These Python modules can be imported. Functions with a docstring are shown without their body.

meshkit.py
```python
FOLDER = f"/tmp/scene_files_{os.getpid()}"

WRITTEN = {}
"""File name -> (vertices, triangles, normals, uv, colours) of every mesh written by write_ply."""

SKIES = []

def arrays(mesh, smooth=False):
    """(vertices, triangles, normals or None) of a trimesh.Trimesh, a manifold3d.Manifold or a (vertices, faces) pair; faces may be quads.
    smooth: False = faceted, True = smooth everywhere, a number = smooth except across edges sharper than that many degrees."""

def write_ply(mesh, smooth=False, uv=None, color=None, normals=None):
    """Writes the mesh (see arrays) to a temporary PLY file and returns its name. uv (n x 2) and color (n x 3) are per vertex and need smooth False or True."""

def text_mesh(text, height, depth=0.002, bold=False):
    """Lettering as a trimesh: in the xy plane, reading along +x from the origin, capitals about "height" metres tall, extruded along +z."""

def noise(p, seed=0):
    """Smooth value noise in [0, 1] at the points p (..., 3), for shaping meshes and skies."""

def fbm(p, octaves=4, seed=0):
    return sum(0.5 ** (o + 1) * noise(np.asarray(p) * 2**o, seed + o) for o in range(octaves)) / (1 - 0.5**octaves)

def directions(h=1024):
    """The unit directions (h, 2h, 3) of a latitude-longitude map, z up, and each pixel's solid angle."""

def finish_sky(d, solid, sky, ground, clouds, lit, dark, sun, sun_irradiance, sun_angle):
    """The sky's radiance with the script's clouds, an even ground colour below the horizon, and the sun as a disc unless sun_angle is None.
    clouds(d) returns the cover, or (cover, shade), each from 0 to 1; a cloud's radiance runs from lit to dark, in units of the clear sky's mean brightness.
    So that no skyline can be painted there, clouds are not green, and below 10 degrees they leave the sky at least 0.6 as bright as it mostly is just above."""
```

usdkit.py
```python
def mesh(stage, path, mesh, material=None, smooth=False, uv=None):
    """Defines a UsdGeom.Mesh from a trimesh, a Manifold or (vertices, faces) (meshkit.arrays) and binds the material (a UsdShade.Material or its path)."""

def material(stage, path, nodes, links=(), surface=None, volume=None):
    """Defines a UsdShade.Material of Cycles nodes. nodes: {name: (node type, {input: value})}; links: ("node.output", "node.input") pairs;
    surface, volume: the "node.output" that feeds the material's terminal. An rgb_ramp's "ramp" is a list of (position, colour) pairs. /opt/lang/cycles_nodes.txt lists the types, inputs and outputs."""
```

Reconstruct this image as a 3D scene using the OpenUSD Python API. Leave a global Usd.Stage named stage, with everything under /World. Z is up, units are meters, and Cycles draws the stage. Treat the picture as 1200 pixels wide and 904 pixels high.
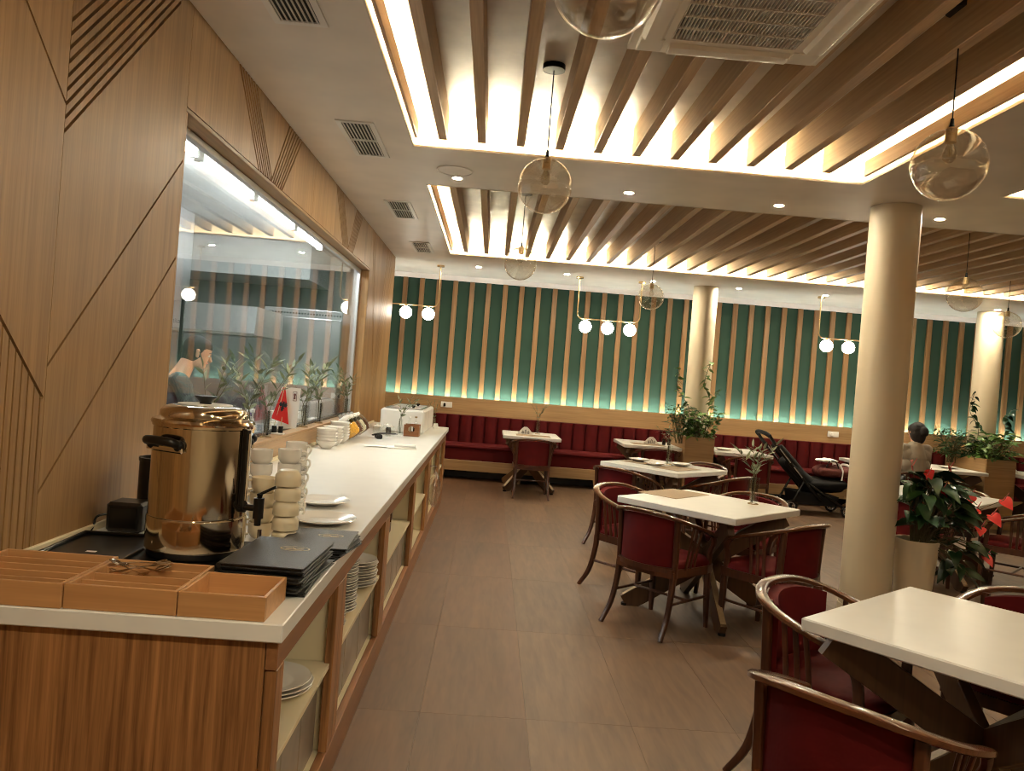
import math, random
import numpy as np, trimesh, manifold3d, usdkit, meshkit
import shapely.geometry as sg
from shapely.ops import unary_union
from pxr import Gf, Sdf, Usd, UsdGeom, UsdLux, UsdShade

stage = Usd.Stage.CreateInMemory()
UsdGeom.SetStageUpAxis(stage, UsdGeom.Tokens.z); UsdGeom.SetStageMetersPerUnit(stage, 1.0)
UsdGeom.Xform.Define(stage, '/World'); UsdGeom.Scope.Define(stage, '/World/Looks')
rnd = random.Random(7); nrs = np.random.RandomState(7)
V = np.array

# ---------------------------------------------------------------- camera, light levels
YAW, PIT, ROLL, FPX = .0271, .0093, .0783, 915.
cy, sy, cp, sp, cr, sr = math.cos(YAW), math.sin(YAW), math.cos(PIT), math.sin(PIT), math.cos(ROLL), math.sin(ROLL)
fwd = V([sy*cp, cy*cp, -sp]); rgt = V([cy, -sy, 0]); up = np.cross(rgt, fwd)
R_, U_ = rgt*cr + up*sr, -rgt*sr + up*cr
cam = UsdGeom.Camera.Define(stage, '/World/camera')
cam.CreateHorizontalApertureAttr(36.0); cam.CreateVerticalApertureAttr(36.0*904/1200); cam.CreateFocalLengthAttr(FPX/1200*36)
cam.CreateClippingRangeAttr(Gf.Vec2f(.05, 200)); cam.CreateExposureAttr(-0.04)
cam.AddTransformOp().Set(Gf.Matrix4d(*R_, 0, *U_, 0, *(-fwd), 0, 0, 0, 1.5, 1))
LED_WARM, LED_E = (1.0, .885, .60), 300.0        # ceiling cove strips
LED_COOL, COOL_E = (.85, 1.0, .97), 150.0       # strips above and below the green wall
DOWN_E, GLOBE_E, TUBE_E, AMBIENT = 2900.0, 14.0, 88.0, .012
dome = UsdLux.DomeLight.Define(stage, '/World/dome_light'); dome.CreateIntensityAttr(AMBIENT); dome.CreateColorAttr(Gf.Vec3f(1, .85, .7))

# ---------------------------------------------------------------- materials
LK = '/World/Looks/'
def srgb(r, g, b): return tuple((c/255/12.92 if c/255 <= .04045 else ((c/255+.055)/1.055)**2.4) for c in (r, g, b))
def plain(name, col, rough=.5, bump=0, bscale=40, var=0, vscale=6, **kw):
    n = {'p': ('principled_bsdf', {'base_color': col, 'roughness': rough, **kw})}; l = []
    if var or bump:
        n['tc'] = ('texture_coordinate', {})
    if var:
        n['n1'] = ('noise_texture', {'scale': vscale, 'detail': 4})
        n['r1'] = ('rgb_ramp', {'ramp': [(.3, tuple(c*(1-var) for c in col)), (.7, tuple(min(1, c*(1+var)) for c in col))]})
        l += [('tc.object', 'n1.vector'), ('n1.fac', 'r1.fac'), ('r1.color', 'p.base_color')]
    if bump:
        n['n2'] = ('noise_texture', {'scale': bscale, 'detail': 3}); n['b'] = ('bump', {'strength': bump, 'distance': .01})
        l += [('tc.object', 'n2.vector'), ('n2.fac', 'b.height'), ('b.normal', 'p.normal')]
    return usdkit.material(stage, LK+name, n, l, surface='p.BSDF')
def wood(name, dark, light, axis='z', fine=55, rough=.42, stretch=.03, coat=0, tone=.12, coarse=3.0):
    s = {'x': (stretch, 1, 1), 'y': (1, stretch, 1), 'z': (1, 1, stretch)}[axis]
    n = {'tc': ('texture_coordinate', {}), 'm': ('mapping', {'scale': s}), 'oi': ('object_info', {}),
         'off': ('vector_math', {'math_type': 'add'}), 'rv': ('combine_xyz', {}), 'k': ('math', {'math_type': 'multiply', 'value2': 31.0}),
         'n1': ('noise_texture', {'scale': fine, 'detail': 5, 'roughness': .65, 'distortion': .4}),
         'n2': ('noise_texture', {'scale': coarse, 'detail': 3, 'distortion': 1.2}),
         'mx': ('mix_float', {'fac': .45}), 'r': ('rgb_ramp', {'ramp': [(.32, dark), (.68, light)]}),
         'tn': ('map_range', {'from_min': 0, 'from_max': 1, 'to_min': 1-tone, 'to_max': 1+tone}), 'h': ('hsv', {'hue': .5, 'saturation': 1}),
         'b': ('bump', {'strength': .12, 'distance': .004}), 'p': ('principled_bsdf', {'roughness': rough, 'coat_weight': coat, 'coat_roughness': .12})}
    l = [('tc.object', 'off.vector1'), ('oi.random', 'k.value1'), ('k.value', 'rv.x'), ('k.value', 'rv.y'), ('rv.vector', 'off.vector2'), ('off.vector', 'm.vector'),
         ('m.vector', 'n1.vector'), ('m.vector', 'n2.vector'), ('n1.fac', 'mx.a'), ('n2.fac', 'mx.b'), ('mx.result', 'r.fac'), ('oi.random', 'tn.value'), ('tn.result', 'h.value'),
         ('r.color', 'h.color'), ('h.color', 'p.base_color'), ('n1.fac', 'b.height'), ('b.normal', 'p.normal')]
    return usdkit.material(stage, LK+name, n, l, surface='p.BSDF')
def emit(name, col, e): return usdkit.material(stage, LK+name, {'e': ('emission', {'color': col, 'strength': e})}, [], surface='e.emission')
def pane(name, tint=(1, 1, 1), f0=.04, rough=.0, gl=(1, 1, 1)):
    """clear sheet: transparent, with Schlick's reflection on either face"""
    n = {'t': ('transparent_bsdf', {'color': tint}), 'g': ('glossy_bsdf', {'roughness': rough, 'color': gl}), 'm': ('mix_closure', {}), 'ge': ('geometry', {}), 'd': ('vector_math', {'math_type': 'dot_product'}), 'ab': ('math', {'math_type': 'absolute'}),
         'iv': ('math', {'math_type': 'subtract', 'value1': 1.0, 'use_clamp': True}), 'pw': ('math', {'math_type': 'power', 'value2': 5.0}), 'ma': ('math', {'math_type': 'multiply_add', 'value2': 1-f0, 'value3': f0, 'use_clamp': True})}
    return usdkit.material(stage, LK+name, n, [('ge.incoming', 'd.vector1'), ('ge.normal', 'd.vector2'), ('d.value', 'ab.value1'), ('ab.value', 'iv.value2'), ('iv.value', 'pw.value1'), ('pw.value', 'ma.value1'), ('ma.value', 'm.fac'), ('t.BSDF', 'm.closure1'), ('g.BSDF', 'm.closure2')], surface='m.closure')
def leafmat(name, a, b, rough=.4):
    n = {'oi': ('object_info', {}), 'tc': ('texture_coordinate', {}), 'nz': ('noise_texture', {'scale': 14, 'detail': 2}), 'r': ('rgb_ramp', {'ramp': [(.3, a), (.7, b)]}), 'p': ('principled_bsdf', {'roughness': rough}),
         'tr': ('translucent_bsdf', {}), 'm': ('mix_closure', {'fac': .2})}
    l = [('tc.object', 'nz.vector'), ('nz.fac', 'r.fac'), ('r.color', 'p.base_color'), ('r.color', 'tr.color'), ('p.BSDF', 'm.closure1'), ('tr.BSDF', 'm.closure2')]
    return usdkit.material(stage, LK+name, n, l, surface='m.closure')

M = {}
M['oak'] = wood('oak', srgb(130, 95, 56), srgb(182, 142, 92), 'z', tone=.08)
M['oak_h'] = wood('oak_h', srgb(130, 99, 64), srgb(176, 141, 97), 'y', tone=.08)
M['oak_x'] = wood('oak_x', srgb(130, 99, 64), srgb(178, 143, 99), 'x', tone=.08)
M['beam'] = wood('beam', srgb(158, 126, 88), srgb(198, 164, 122), 'y', tone=.06)
M['cab'] = wood('cab', srgb(92, 56, 28), srgb(186, 132, 82), 'z', fine=80, coarse=24, tone=.06)
M['cab_h'] = wood('cab_h', srgb(112, 72, 42), srgb(148, 102, 64), 'y', tone=.06)
M['bamboo'] = wood('bamboo', srgb(172, 124, 78), srgb(204, 154, 102), 'x', fine=40, tone=.05)
M['darkwood'] = wood('darkwood', srgb(48, 24, 14), srgb(84, 46, 26), 'z', fine=60, rough=.34, coat=.25, tone=.1)
M['rail'] = wood('rail', srgb(58, 30, 16), srgb(98, 56, 30), 'x', fine=50, rough=.22, coat=.8, tone=.1)
M['tabwood'] = wood('tabwood', srgb(66, 44, 26), srgb(100, 70, 42), 'z', fine=40, rough=.4, tone=.08)
M['pale_edge'] = wood('pale_edge', srgb(150, 125, 95), srgb(180, 155, 120), 'z', rough=.35)  # tan colour stands in for downlights glinting on dark leg edges
M['floor'] = wood('floor', srgb(76, 56, 39), srgb(112, 85, 61), 'y', fine=26, rough=.5, stretch=.12, tone=.05, coarse=2.2)
M['floor_warm'] = wood('floor_warm', srgb(74, 49, 30), srgb(104, 72, 46), 'y', fine=26, rough=.5, stretch=.12, tone=.05, coarse=2.2)
M['slatwood'] = wood('slatwood', srgb(108, 78, 46), srgb(150, 113, 72), 'z', tone=.06)
M['groove'] = plain('groove', srgb(64, 30, 16), .6)
M['paint'] = plain('paint', srgb(226, 216, 202), .36, bump=.08, bscale=5, var=.07, vscale=3)
M['plaster'] = plain('plaster', srgb(206, 194, 176), .34, bump=.25, bscale=7, var=.12, vscale=4.5)
M['column'] = plain('column', srgb(212, 196, 168), .45, bump=.03, bscale=20)
M['green'] = plain('green', srgb(34, 64, 50), .8, bump=.06, bscale=160, var=.06, vscale=3)
M['red'] = plain('red', srgb(80, 7, 8), .8, bump=.06, bscale=90, var=.18, vscale=7, specular_ior_level=.2)
M['bench_red'] = plain('bench_red', srgb(80, 11, 12), .8, specular_ior_level=.2, bump=.06, bscale=90, var=.12, vscale=5)
M['white_top'] = plain('white_top', srgb(224, 221, 214), .3, var=.02, vscale=9)
M['cream'] = plain('cream', srgb(226, 212, 178), .5)
M['greydoor'] = plain('greydoor', srgb(150, 138, 122), .28, var=.28, vscale=5)
M['black'] = plain('black', srgb(14, 13, 13), .4)
M['leather'] = plain('leather', srgb(22, 20, 20), .38, bump=.25, bscale=260)
M['blackplastic'] = plain('blackplastic', srgb(12, 12, 12), .25)
M['fabricblack'] = plain('fabricblack', srgb(16, 15, 16), .85)
M['metal_black'] = plain('metal_black', srgb(18, 18, 18), .35, metallic=.6)
M['steel'] = plain('steel', (.62, .60, .57), .22, metallic=1.0)
M['steel_brush'] = plain('steel_brush', (.60, .60, .60), .34, var=.12, vscale=3, metallic=1.0)
M['chrome'] = plain('chrome', (.75, .70, .62), .1, metallic=1.0)
M['urn'] = plain('urn', (.66, .57, .44), .09, metallic=1.0)
M['brass'] = plain('brass', (.80, .58, .30), .25, metallic=1.0)
M['socket'] = plain('socket', (.66, .46, .24), .35, metallic=.35)
M['porcelain'] = plain('porcelain', srgb(238, 232, 222), .16, coat_weight=.4)
M['porc_cream'] = plain('porc_cream', srgb(226, 210, 178), .25)
M['paper'] = plain('paper', srgb(240, 236, 228), .8)
M['whiteplastic'] = plain('whiteplastic', srgb(228, 224, 216), .35)
M['acwhite'] = plain('acwhite', srgb(242, 236, 222), .4)
M['flagred'] = plain('flagred', srgb(214, 30, 24), .6)
M['gold'] = plain('gold', srgb(206, 190, 150), .4)
M['placemat'] = plain('placemat', srgb(140, 116, 86), .6, bump=.2, bscale=200)
M['printblack'] = plain('printblack', srgb(20, 18, 20), .6)
M['glass'] = pane('glass', (.97, .98, .97), .045)
M['globe'] = pane('globe', (.98, .965, .93), .075)
M['window_glass'] = pane('window_glass', (.97, .98, .98), .045)
M['skin'] = plain('skin', srgb(206, 152, 122), .5, var=.05, vscale=20)
M['hair'] = plain('hair', srgb(24, 18, 16), .75, bump=.4, bscale=120)
M['greyshirt'] = plain('greyshirt', srgb(150, 138, 122), .8, bump=.1, bscale=60)
M['chefshirt'] = plain('chefshirt', srgb(60, 74, 74), .8)
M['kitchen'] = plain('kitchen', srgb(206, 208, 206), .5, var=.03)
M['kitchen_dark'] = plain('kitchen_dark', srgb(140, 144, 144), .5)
M['marble'] = plain('marble', srgb(206, 206, 200), .3, var=.1, vscale=2.5)
M['olive'] = leafmat('olive', srgb(84, 96, 68), srgb(150, 156, 122), .45)
M['stem'] = plain('stem', srgb(92, 84, 56), .6)
M['greenleaf'] = leafmat('greenleaf', srgb(26, 56, 28), srgb(58, 96, 44))
M['limeleaf'] = leafmat('limeleaf', srgb(62, 100, 42), srgb(116, 146, 70))
M['darkleaf'] = leafmat('darkleaf', srgb(20, 44, 24), srgb(40, 72, 36), .3)
M['spathe'] = plain('spathe', srgb(226, 62, 62), .25, coat_weight=.4)
M['pink'] = plain('pink', srgb(220, 120, 116), .5)
M['soil'] = plain('soil', srgb(40, 28, 20), .9)
M['yellow'] = plain('yellow', srgb(226, 166, 50), .6, bump=.5, bscale=120, var=.2, vscale=60)
M['brownflake'] = plain('brownflake', srgb(110, 64, 30), .7, bump=.5, bscale=120)
M['purple'] = plain('purple', srgb(90, 60, 130), .4)
M['crate'] = wood('crate', srgb(112, 66, 34), srgb(150, 96, 54), 'x', tone=.08)
M['crate_dark'] = wood('crate_dark', srgb(52, 30, 18), srgb(86, 52, 32), 'x', tone=.08)
M['aluminium'] = plain('aluminium', (.72, .72, .72), .35, metallic=.7)
M['led'] = emit('led', LED_WARM, LED_E); M['ledc'] = emit('ledc', LED_COOL, COOL_E); M['ledt'] = emit('ledt', (.86, .92, 1.0), COOL_E*.22)
M['down'] = emit('down', (1, .88, .64), DOWN_E); M['opal'] = emit('opal', (1, .90, .74), GLOBE_E); M['tube'] = emit('tube', (.93, 1.0, 1.0), TUBE_E)
M['bulb'] = pane('bulb', (.97, .95, .9), .2)
M['bag'] = pane('bag', (.95, .95, .93), .22, .2)
M['dark_liquid'] = plain('dark_liquid', srgb(24, 14, 10), .2)
M['basket'] = plain('basket', srgb(96, 40, 34), .7, bump=.4, bscale=80)

# ---------------------------------------------------------------- mesh helpers
cat = trimesh.util.concatenate
def box(x0, x1, y0, y1, z0, z1):
    return trimesh.creation.box(bounds=[[min(x0, x1), min(y0, y1), min(z0, z1)], [max(x0, x1), max(y0, y1), max(z0, z1)]])
def cbox(x0, x1, y0, y1, z0, z1, c=.003):
    lo, hi = V([x0, y0, z0], float), V([x1, y1, z1], float); c = min(c, .45*min(hi-lo)); pts = []
    for i in range(8):
        s = V([(i >> k) & 1 for k in range(3)])
        for k in range(3):
            p = np.where(s, hi-c, lo+c); p[k] = hi[k] if s[k] else lo[k]; pts.append(p)
    return trimesh.convex.convex_hull(V(pts))
def rot(m, ax, deg, about=(0, 0, 0)):
    m = m.copy(); m.apply_transform(trimesh.transformations.rotation_matrix(math.radians(deg), ax, about)); return m
def mv(m, x=0, y=0, z=0):
    m = m.copy(); m.apply_translation((x, y, z)); return m
def lathe(prof, n=32): return trimesh.creation.revolve(V(prof, float), sections=n)
def cyl(r, z0, z1, n=20, x=0, y=0): return mv(lathe([(0, z0), (r, z0), (r, z1), (0, z1)], n), x, y)
def ball(r, c=(0, 0, 0), s=(1, 1, 1), sub=2):
    m = trimesh.creation.icosphere(sub, r); m.apply_scale(s); m.apply_translation(c); return m
def spline(pts, n=8, closed=False):
    p = V(pts, float); P = np.vstack([p[-1:], p, p[:2]]) if closed else np.vstack([2*p[0]-p[1], p, 2*p[-1]-p[-2]]); out = []
    for i in range(len(P)-3):
        a, b, c, d = P[i:i+4]
        for t in np.linspace(0, 1, n, endpoint=False):
            out.append(.5*((2*b)+(c-a)*t+(2*a-5*b+4*c-d)*t*t+(3*b-a-3*c+d)*t**3))
    if not closed: out.append(p[-1])
    return V(out)
def sweep(path, sec, upv=(0, 0, 1), closed=False, scale=None):
    """section points (side, up) swept along the path; the section's 'up' stays near upv"""
    p = V(path, float); n = len(p); sec = V(sec, float); k = len(sec); rings = []
    ts = np.diff(p, axis=0); ts /= np.linalg.norm(ts, axis=1, keepdims=True)+1e-12
    if np.abs(ts@V(upv, float)).max() > .94: upv = (0, 1, 0) if np.abs(ts[:, 1]).max() < .94 else ((1, 0, 0) if np.abs(ts[:, 0]).max() < .94 else (.6, .64, .48))
    for i in range(n):
        t = (p[(i+1) % n]-p[i-1]) if closed else p[min(i+1, n-1)]-p[max(i-1, 0)]
        t = t/(np.linalg.norm(t)+1e-12); u = V(upv, float)
        s = np.cross(t, u); s /= np.linalg.norm(s); w = np.cross(s, t); q = 1 if scale is None else scale[i]
        rings.append(p[i]+q*(sec[:, :1]*s+sec[:, 1:]*w))
    v = np.vstack(rings); f = []
    for i in range(n if closed else n-1):
        for j in range(k):
            a, b, c, d = i*k+j, i*k+(j+1) % k, ((i+1) % n)*k+(j+1) % k, ((i+1) % n)*k+j
            f += [(a, c, b), (a, d, c)]
    if not closed:
        v = np.vstack([v, p[0], p[-1]])
        for j in range(k):
            f.append((n*k, j, (j+1) % k)); f.append((n*k+1, (n-1)*k+(j+1) % k, (n-1)*k+j))
    m = trimesh.Trimesh(v, f, process=False)
    if m.volume < 0: m.invert()
    return m
def circ(r, n=8): return [(r*math.cos(a), r*math.sin(a)) for a in np.linspace(0, 2*math.pi, n, endpoint=False)]
def tube(path, r, n=8, closed=False, taper=None): return sweep(path, circ(r, n), closed=closed, scale=taper)
def bar(a, b, w, h, c=.2, upv=(0, 0, 1)):
    """straight board from a to b: w across, h along upv"""
    e = min(w, h)*c; s = [(-w/2+e, -h/2), (w/2-e, -h/2), (w/2, -h/2+e), (w/2, h/2-e), (w/2-e, h/2), (-w/2+e, h/2), (-w/2, h/2-e), (-w/2, -h/2+e)]
    return sweep([a, b], s, upv)
def prism(poly, h, z=0):
    return mv(cat([trimesh.creation.extrude_polygon(g, h, engine='earcut') for g in getattr(poly, 'geoms', [poly]) if g.area > 1e-7]), 0, 0, z)
def swapped(m, order):
    m = m.copy(); m.vertices = m.vertices[:, order]
    if m.volume < 0: m.invert()
    return m
def hullbody(bones, pitch=.02, it=8):
    """bones: (p, rp, q, rq) -> one smooth body"""
    man = None
    for p, rp, q, rq in bones:
        a = manifold3d.Manifold.sphere(rp, 16).translate(tuple(map(float, p))); b = manifold3d.Manifold.sphere(rq, 16).translate(tuple(map(float, q)))
        h = manifold3d.Manifold.batch_hull([a, b]); man = h if man is None else man+h
    m = man.refine_to_length(pitch).to_mesh(); t = trimesh.Trimesh(m.vert_properties[:, :3], m.tri_verts)
    trimesh.smoothing.filter_taubin(t, iterations=it); return t
def text(s, h, d=.0008, bold=True): return meshkit.text_mesh(s, h, d, bold)
def leaf(L, W, curl=.12, fold=.15, n=4, tip=1.0):
    """blade from the origin along +y, upper face +z"""
    v, f = [], []
    for i in range(n+1):
        t = i/n; w = W/2*math.sin(math.pi*(t**(.75*tip)))*(1-.15*t) if 0 < t < 1 else .0006
        z = -curl*L*t*t
        v += [(-w, t*L, z+fold*w), (0, t*L, z), (w, t*L, z+fold*w)]
    for i in range(n):
        a = i*3; f += [(a, a+1, a+4), (a, a+4, a+3), (a+1, a+2, a+5), (a+1, a+5, a+4)]
    top = trimesh.Trimesh(V(v), V(f), process=False); bot = top.copy(); bot.vertices[:, 2] -= .0008; bot.invert()
    return cat([top, bot])
def heart(L, W, curl=.25, n=7):
    v, f = [], []
    for i in range(n+1):
        t = i/n; yy = -.22+1.22*t
        w = W/2*(math.sin(math.pi*min(1, (t+.04)**.55*.96)))
        z = -curl*L*max(0, yy)**2 - .05*L*(1 if t == 0 else 0)
        notch = .12*L if i == 0 else 0
        v += [(-w, yy*L, z+.12*w), (0, yy*L+notch, z-.02*L), (w, yy*L, z+.12*w)]
    for i in range(n):
        a = i*3; f += [(a, a+1, a+4), (a, a+4, a+3), (a+1, a+2, a+5), (a+1, a+5, a+4)]
    top = trimesh.Trimesh(V(v), V(f), process=False); bot = top.copy(); bot.vertices[:, 2] -= .001; bot.invert()
    return cat([top, bot])
def orient(m, pos, d, roll=0, upv=(0, 0, 1)):
    d = V(d, float); d /= np.linalg.norm(d); u = V(upv, float)
    if abs(d@u) > .95: u = V([1, .3, 0.])
    x = np.cross(d, u); x /= np.linalg.norm(x); z = np.cross(x, d); T = np.eye(4); T[:3, 0], T[:3, 1], T[:3, 2], T[:3, 3] = x, d, z, pos
    m = m.copy()
    if roll: m.apply_transform(trimesh.transformations.rotation_matrix(roll, (0, 1, 0)))
    m.apply_transform(T); return m

# ---------------------------------------------------------------- scene-graph helpers
used = {}
def numbered(parent, name):
    k = f'{parent}/{name}'; i = used.get(k, 0); used[k] = i+1
    return k if i == 0 else f'{k}_{i:03d}'
def keys(p, label=None, category=None, group=None, kind=None):
    for k, x in (('label', label), ('category', category), ('group', group), ('kind', kind)):
        if x: p.SetCustomDataByKey(k, x)
    return p
def xf(name, loc=(0, 0, 0), rz=0, **kw):
    x = UsdGeom.Xform.Define(stage, numbered('/World', name)); x.AddTranslateOp().Set(Gf.Vec3d(*map(float, loc))); x.AddRotateZOp().Set(float(rz))
    return keys(x.GetPrim(), **kw)
def thing(name, label, category, loc=(0, 0, 0), rz=0, group=None): return xf(name, loc, rz, label=label, category=category, group=group)
def part(parent, name, mesh, mat, smooth=30, **kw):
    g = usdkit.mesh(stage, numbered(str(parent.GetPath()), name), mesh, M[mat], smooth=smooth)
    return keys(g.GetPrim(), **kw)
def single(name, mesh, mat, label, category, loc=(0, 0, 0), rz=0, group=None, smooth=30, kind=None):
    g = usdkit.mesh(stage, numbered('/World', name), mesh, M[mat], smooth=smooth); g.AddTranslateOp().Set(Gf.Vec3d(*map(float, loc))); g.AddRotateZOp().Set(float(rz))
    return keys(g.GetPrim(), label, category, group, kind)
def dup(src, loc, rz=0, label=None, group=None):
    base = src.GetName(); base = base[:-4] if base[-4:-3] == '_' and base[-3:].isdigit() else base
    was = src.GetCustomData(); path = numbered('/World', base)
    if src.IsA(UsdGeom.Mesh):
        g = UsdGeom.Mesh.Define(stage, path)
    else:
        g = UsdGeom.Xform.Define(stage, path)
    p = g.GetPrim(); p.GetReferences().AddInternalReference(src.GetPath())
    x = UsdGeom.Xformable(p); x.ClearXformOpOrder(); x.AddTranslateOp().Set(Gf.Vec3d(*map(float, loc))); x.AddRotateZOp().Set(float(rz))
    if not src.IsA(UsdGeom.Mesh): p.SetInstanceable(True)
    return keys(p, label or was.get('label'), was.get('category'), group or was.get('group'))
def rank(k, n): return 'lowest' if k == 0 else ('topmost' if k == n-1 else (['second', 'third', 'fourth', 'fifth', 'sixth', 'seventh', 'eighth', 'ninth', 'tenth', 'eleventh'][k-1]+' from the bottom' if k <= n//2 else ['second', 'third', 'fourth', 'fifth', 'sixth', 'seventh', 'eighth', 'ninth', 'tenth', 'eleventh'][n-2-k]+' from the top'))
def struct(name): return xf(name, kind='structure')

# ================================================================= THE SETTING
ZC, WX, BY = 2.95, -1.36, 11.95
XR, YF = 9.2, -2.6
# floor: large wood-look tiles
fl = struct('floor')
part(fl, 'subfloor', box(-4.7, XR, YF, 12.0, -.08, -.012), 'floor')
for i in range(-2, 19):
    for j in range(-2, 8):
        x0, y0 = .27+.47*i, 3.435+1.2*j
        if x0 > XR-.1 or x0+.47 < -.5: continue
        part(fl, 'tile', cbox(x0+.0004, x0+.4696, y0+.0004, min(12, y0+1.1996), -.012, 0, .0005), 'floor' if i >= 0 else 'floor_warm', smooth=False)

# ceiling: lower slab with three lit recesses, upper ceiling, fascias, timber beams
R1, R2, R3 = (-.62, 2.335, .65, 5.09), (-.62, 8.3, 6.10, 9.55), (3.28, 6.2, .65, 5.10)
ce = struct('ceiling')
rect = lambda r, g=0: sg.box(r[0]-g, r[2]-g, r[1]+g, r[3]+g)
room = unary_union([sg.box(WX-.02, YF, XR, 11.6), sg.box(-2.5, 10.2, WX+.1, 11.6)])
part(ce, 'lower_slab', prism(room.difference(unary_union([rect(r) for r in (R1, R2, R3)])), .012, ZC), 'paint', smooth=False)
part(ce, 'upper_slab', box(-2.6, XR, YF, 12.1, 3.14, 3.25), 'plaster', smooth=False)
for r in (R1, R2, R3):
    part(ce, 'cove_wall', prism(rect(r, .17).difference(rect(r, .15)), .178, ZC+.012), 'plaster', smooth=False)
    part(ce, 'lip_trim', prism(rect(r, .004).difference(rect(r, -.004)), .016, ZC-.003), 'plaster', smooth=False)
    x0, x1, y0, y1 = r
    led = xf('led_strip', label={R1: 'warm LED strip glowing in the nearest ceiling recess above the aisle', R2: 'warm LED strip glowing in the long far ceiling recess', R3: 'warm LED strip glowing in the ceiling recess at the right edge'}[r], category='led strip')
    for bx in ((x0-.12, x0-.10, y0, y1), (x1+.10, x1+.12, y0, y1), (x0, x1, y1+.10, y1+.12)):
        part(led, 'light_bar', box(*bx, ZC+.013, ZC+.025), 'led', smooth=False)
    for bx in (x0+.02, x1-.06): part(ce, 'fascia_board', cbox(bx, bx+.02, y0+.10, y1-.14, ZC+.014, ZC+.110, .002), 'beam', smooth=False)
    xs = [-.42+.245*k for k in range(35)] if r is not R3 else [x0+.20+.245*k for k in range(12)]
    for x in xs:
        if x < x1-.08: part(ce, 'beam', cbox(x-.028, x+.028, y0+.06, y1-.14, ZC+.014, 3.142, .003), 'beam', smooth=False)

# left wall: veneer panels with routed grooves over a dark backing
wl = struct('wall_left')
part(wl, 'backing', cat([box(WX-.10, WX-.03, YF, 3.30, 0, 2.95), box(WX-.10, WX-.03, 8.27, 10.2, 0, 2.95), box(WX-.06, WX-.03, 3.30, 8.27, 2.54, 2.95), box(WX-.10, WX-.03, 3.30, 8.27, 0, .86)]), 'groove', smooth=False)
def groove(a, b, w): return sg.LineString([a, b]).buffer(w/2, cap_style=2)
def panel(poly, cuts, axis='oak'):
    cut = unary_union(cuts).intersection(poly) if cuts else None
    poly = poly.buffer(-.0012)
    m = prism(poly.difference(cut), .022) if cut is not None else prism(poly, .022)
    part(wl, 'panel', mv(swapped(m, [2, 0, 1]), WX-.022), axis, smooth=False)
    if cut is not None: pass
gA = [groove((1.63, 2.953), (2.428, 2.232), .008), groove((1.75, 1.99), (2.419, 1.327), .011)]
for k in range(14):
    y = 2.405-.034*k; gA.append(groove((y, .86), (y, 1.327+(2.419-y)*.99), .007))
panel(sg.box(YF, .0, 1.55, ZC), [])
panel(sg.box(1.55, .0, 2.43, ZC), gA)
gB = [groove((2.43, 2.145+.0425*k), (2.43+.9, 2.145+.0425*k+.9), .011) for k in range(9)]
gB += [groove((2.43, 1.426), (3.33, 2.313), .009), groove((2.425, 1.03), (3.33, 1.905), .009)]
gB = [g.difference(sg.box(3.19, 2.60, 3.4, 3)) for g in gB]
panel(sg.box(2.43, .0, 3.32, ZC), gB)
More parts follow.
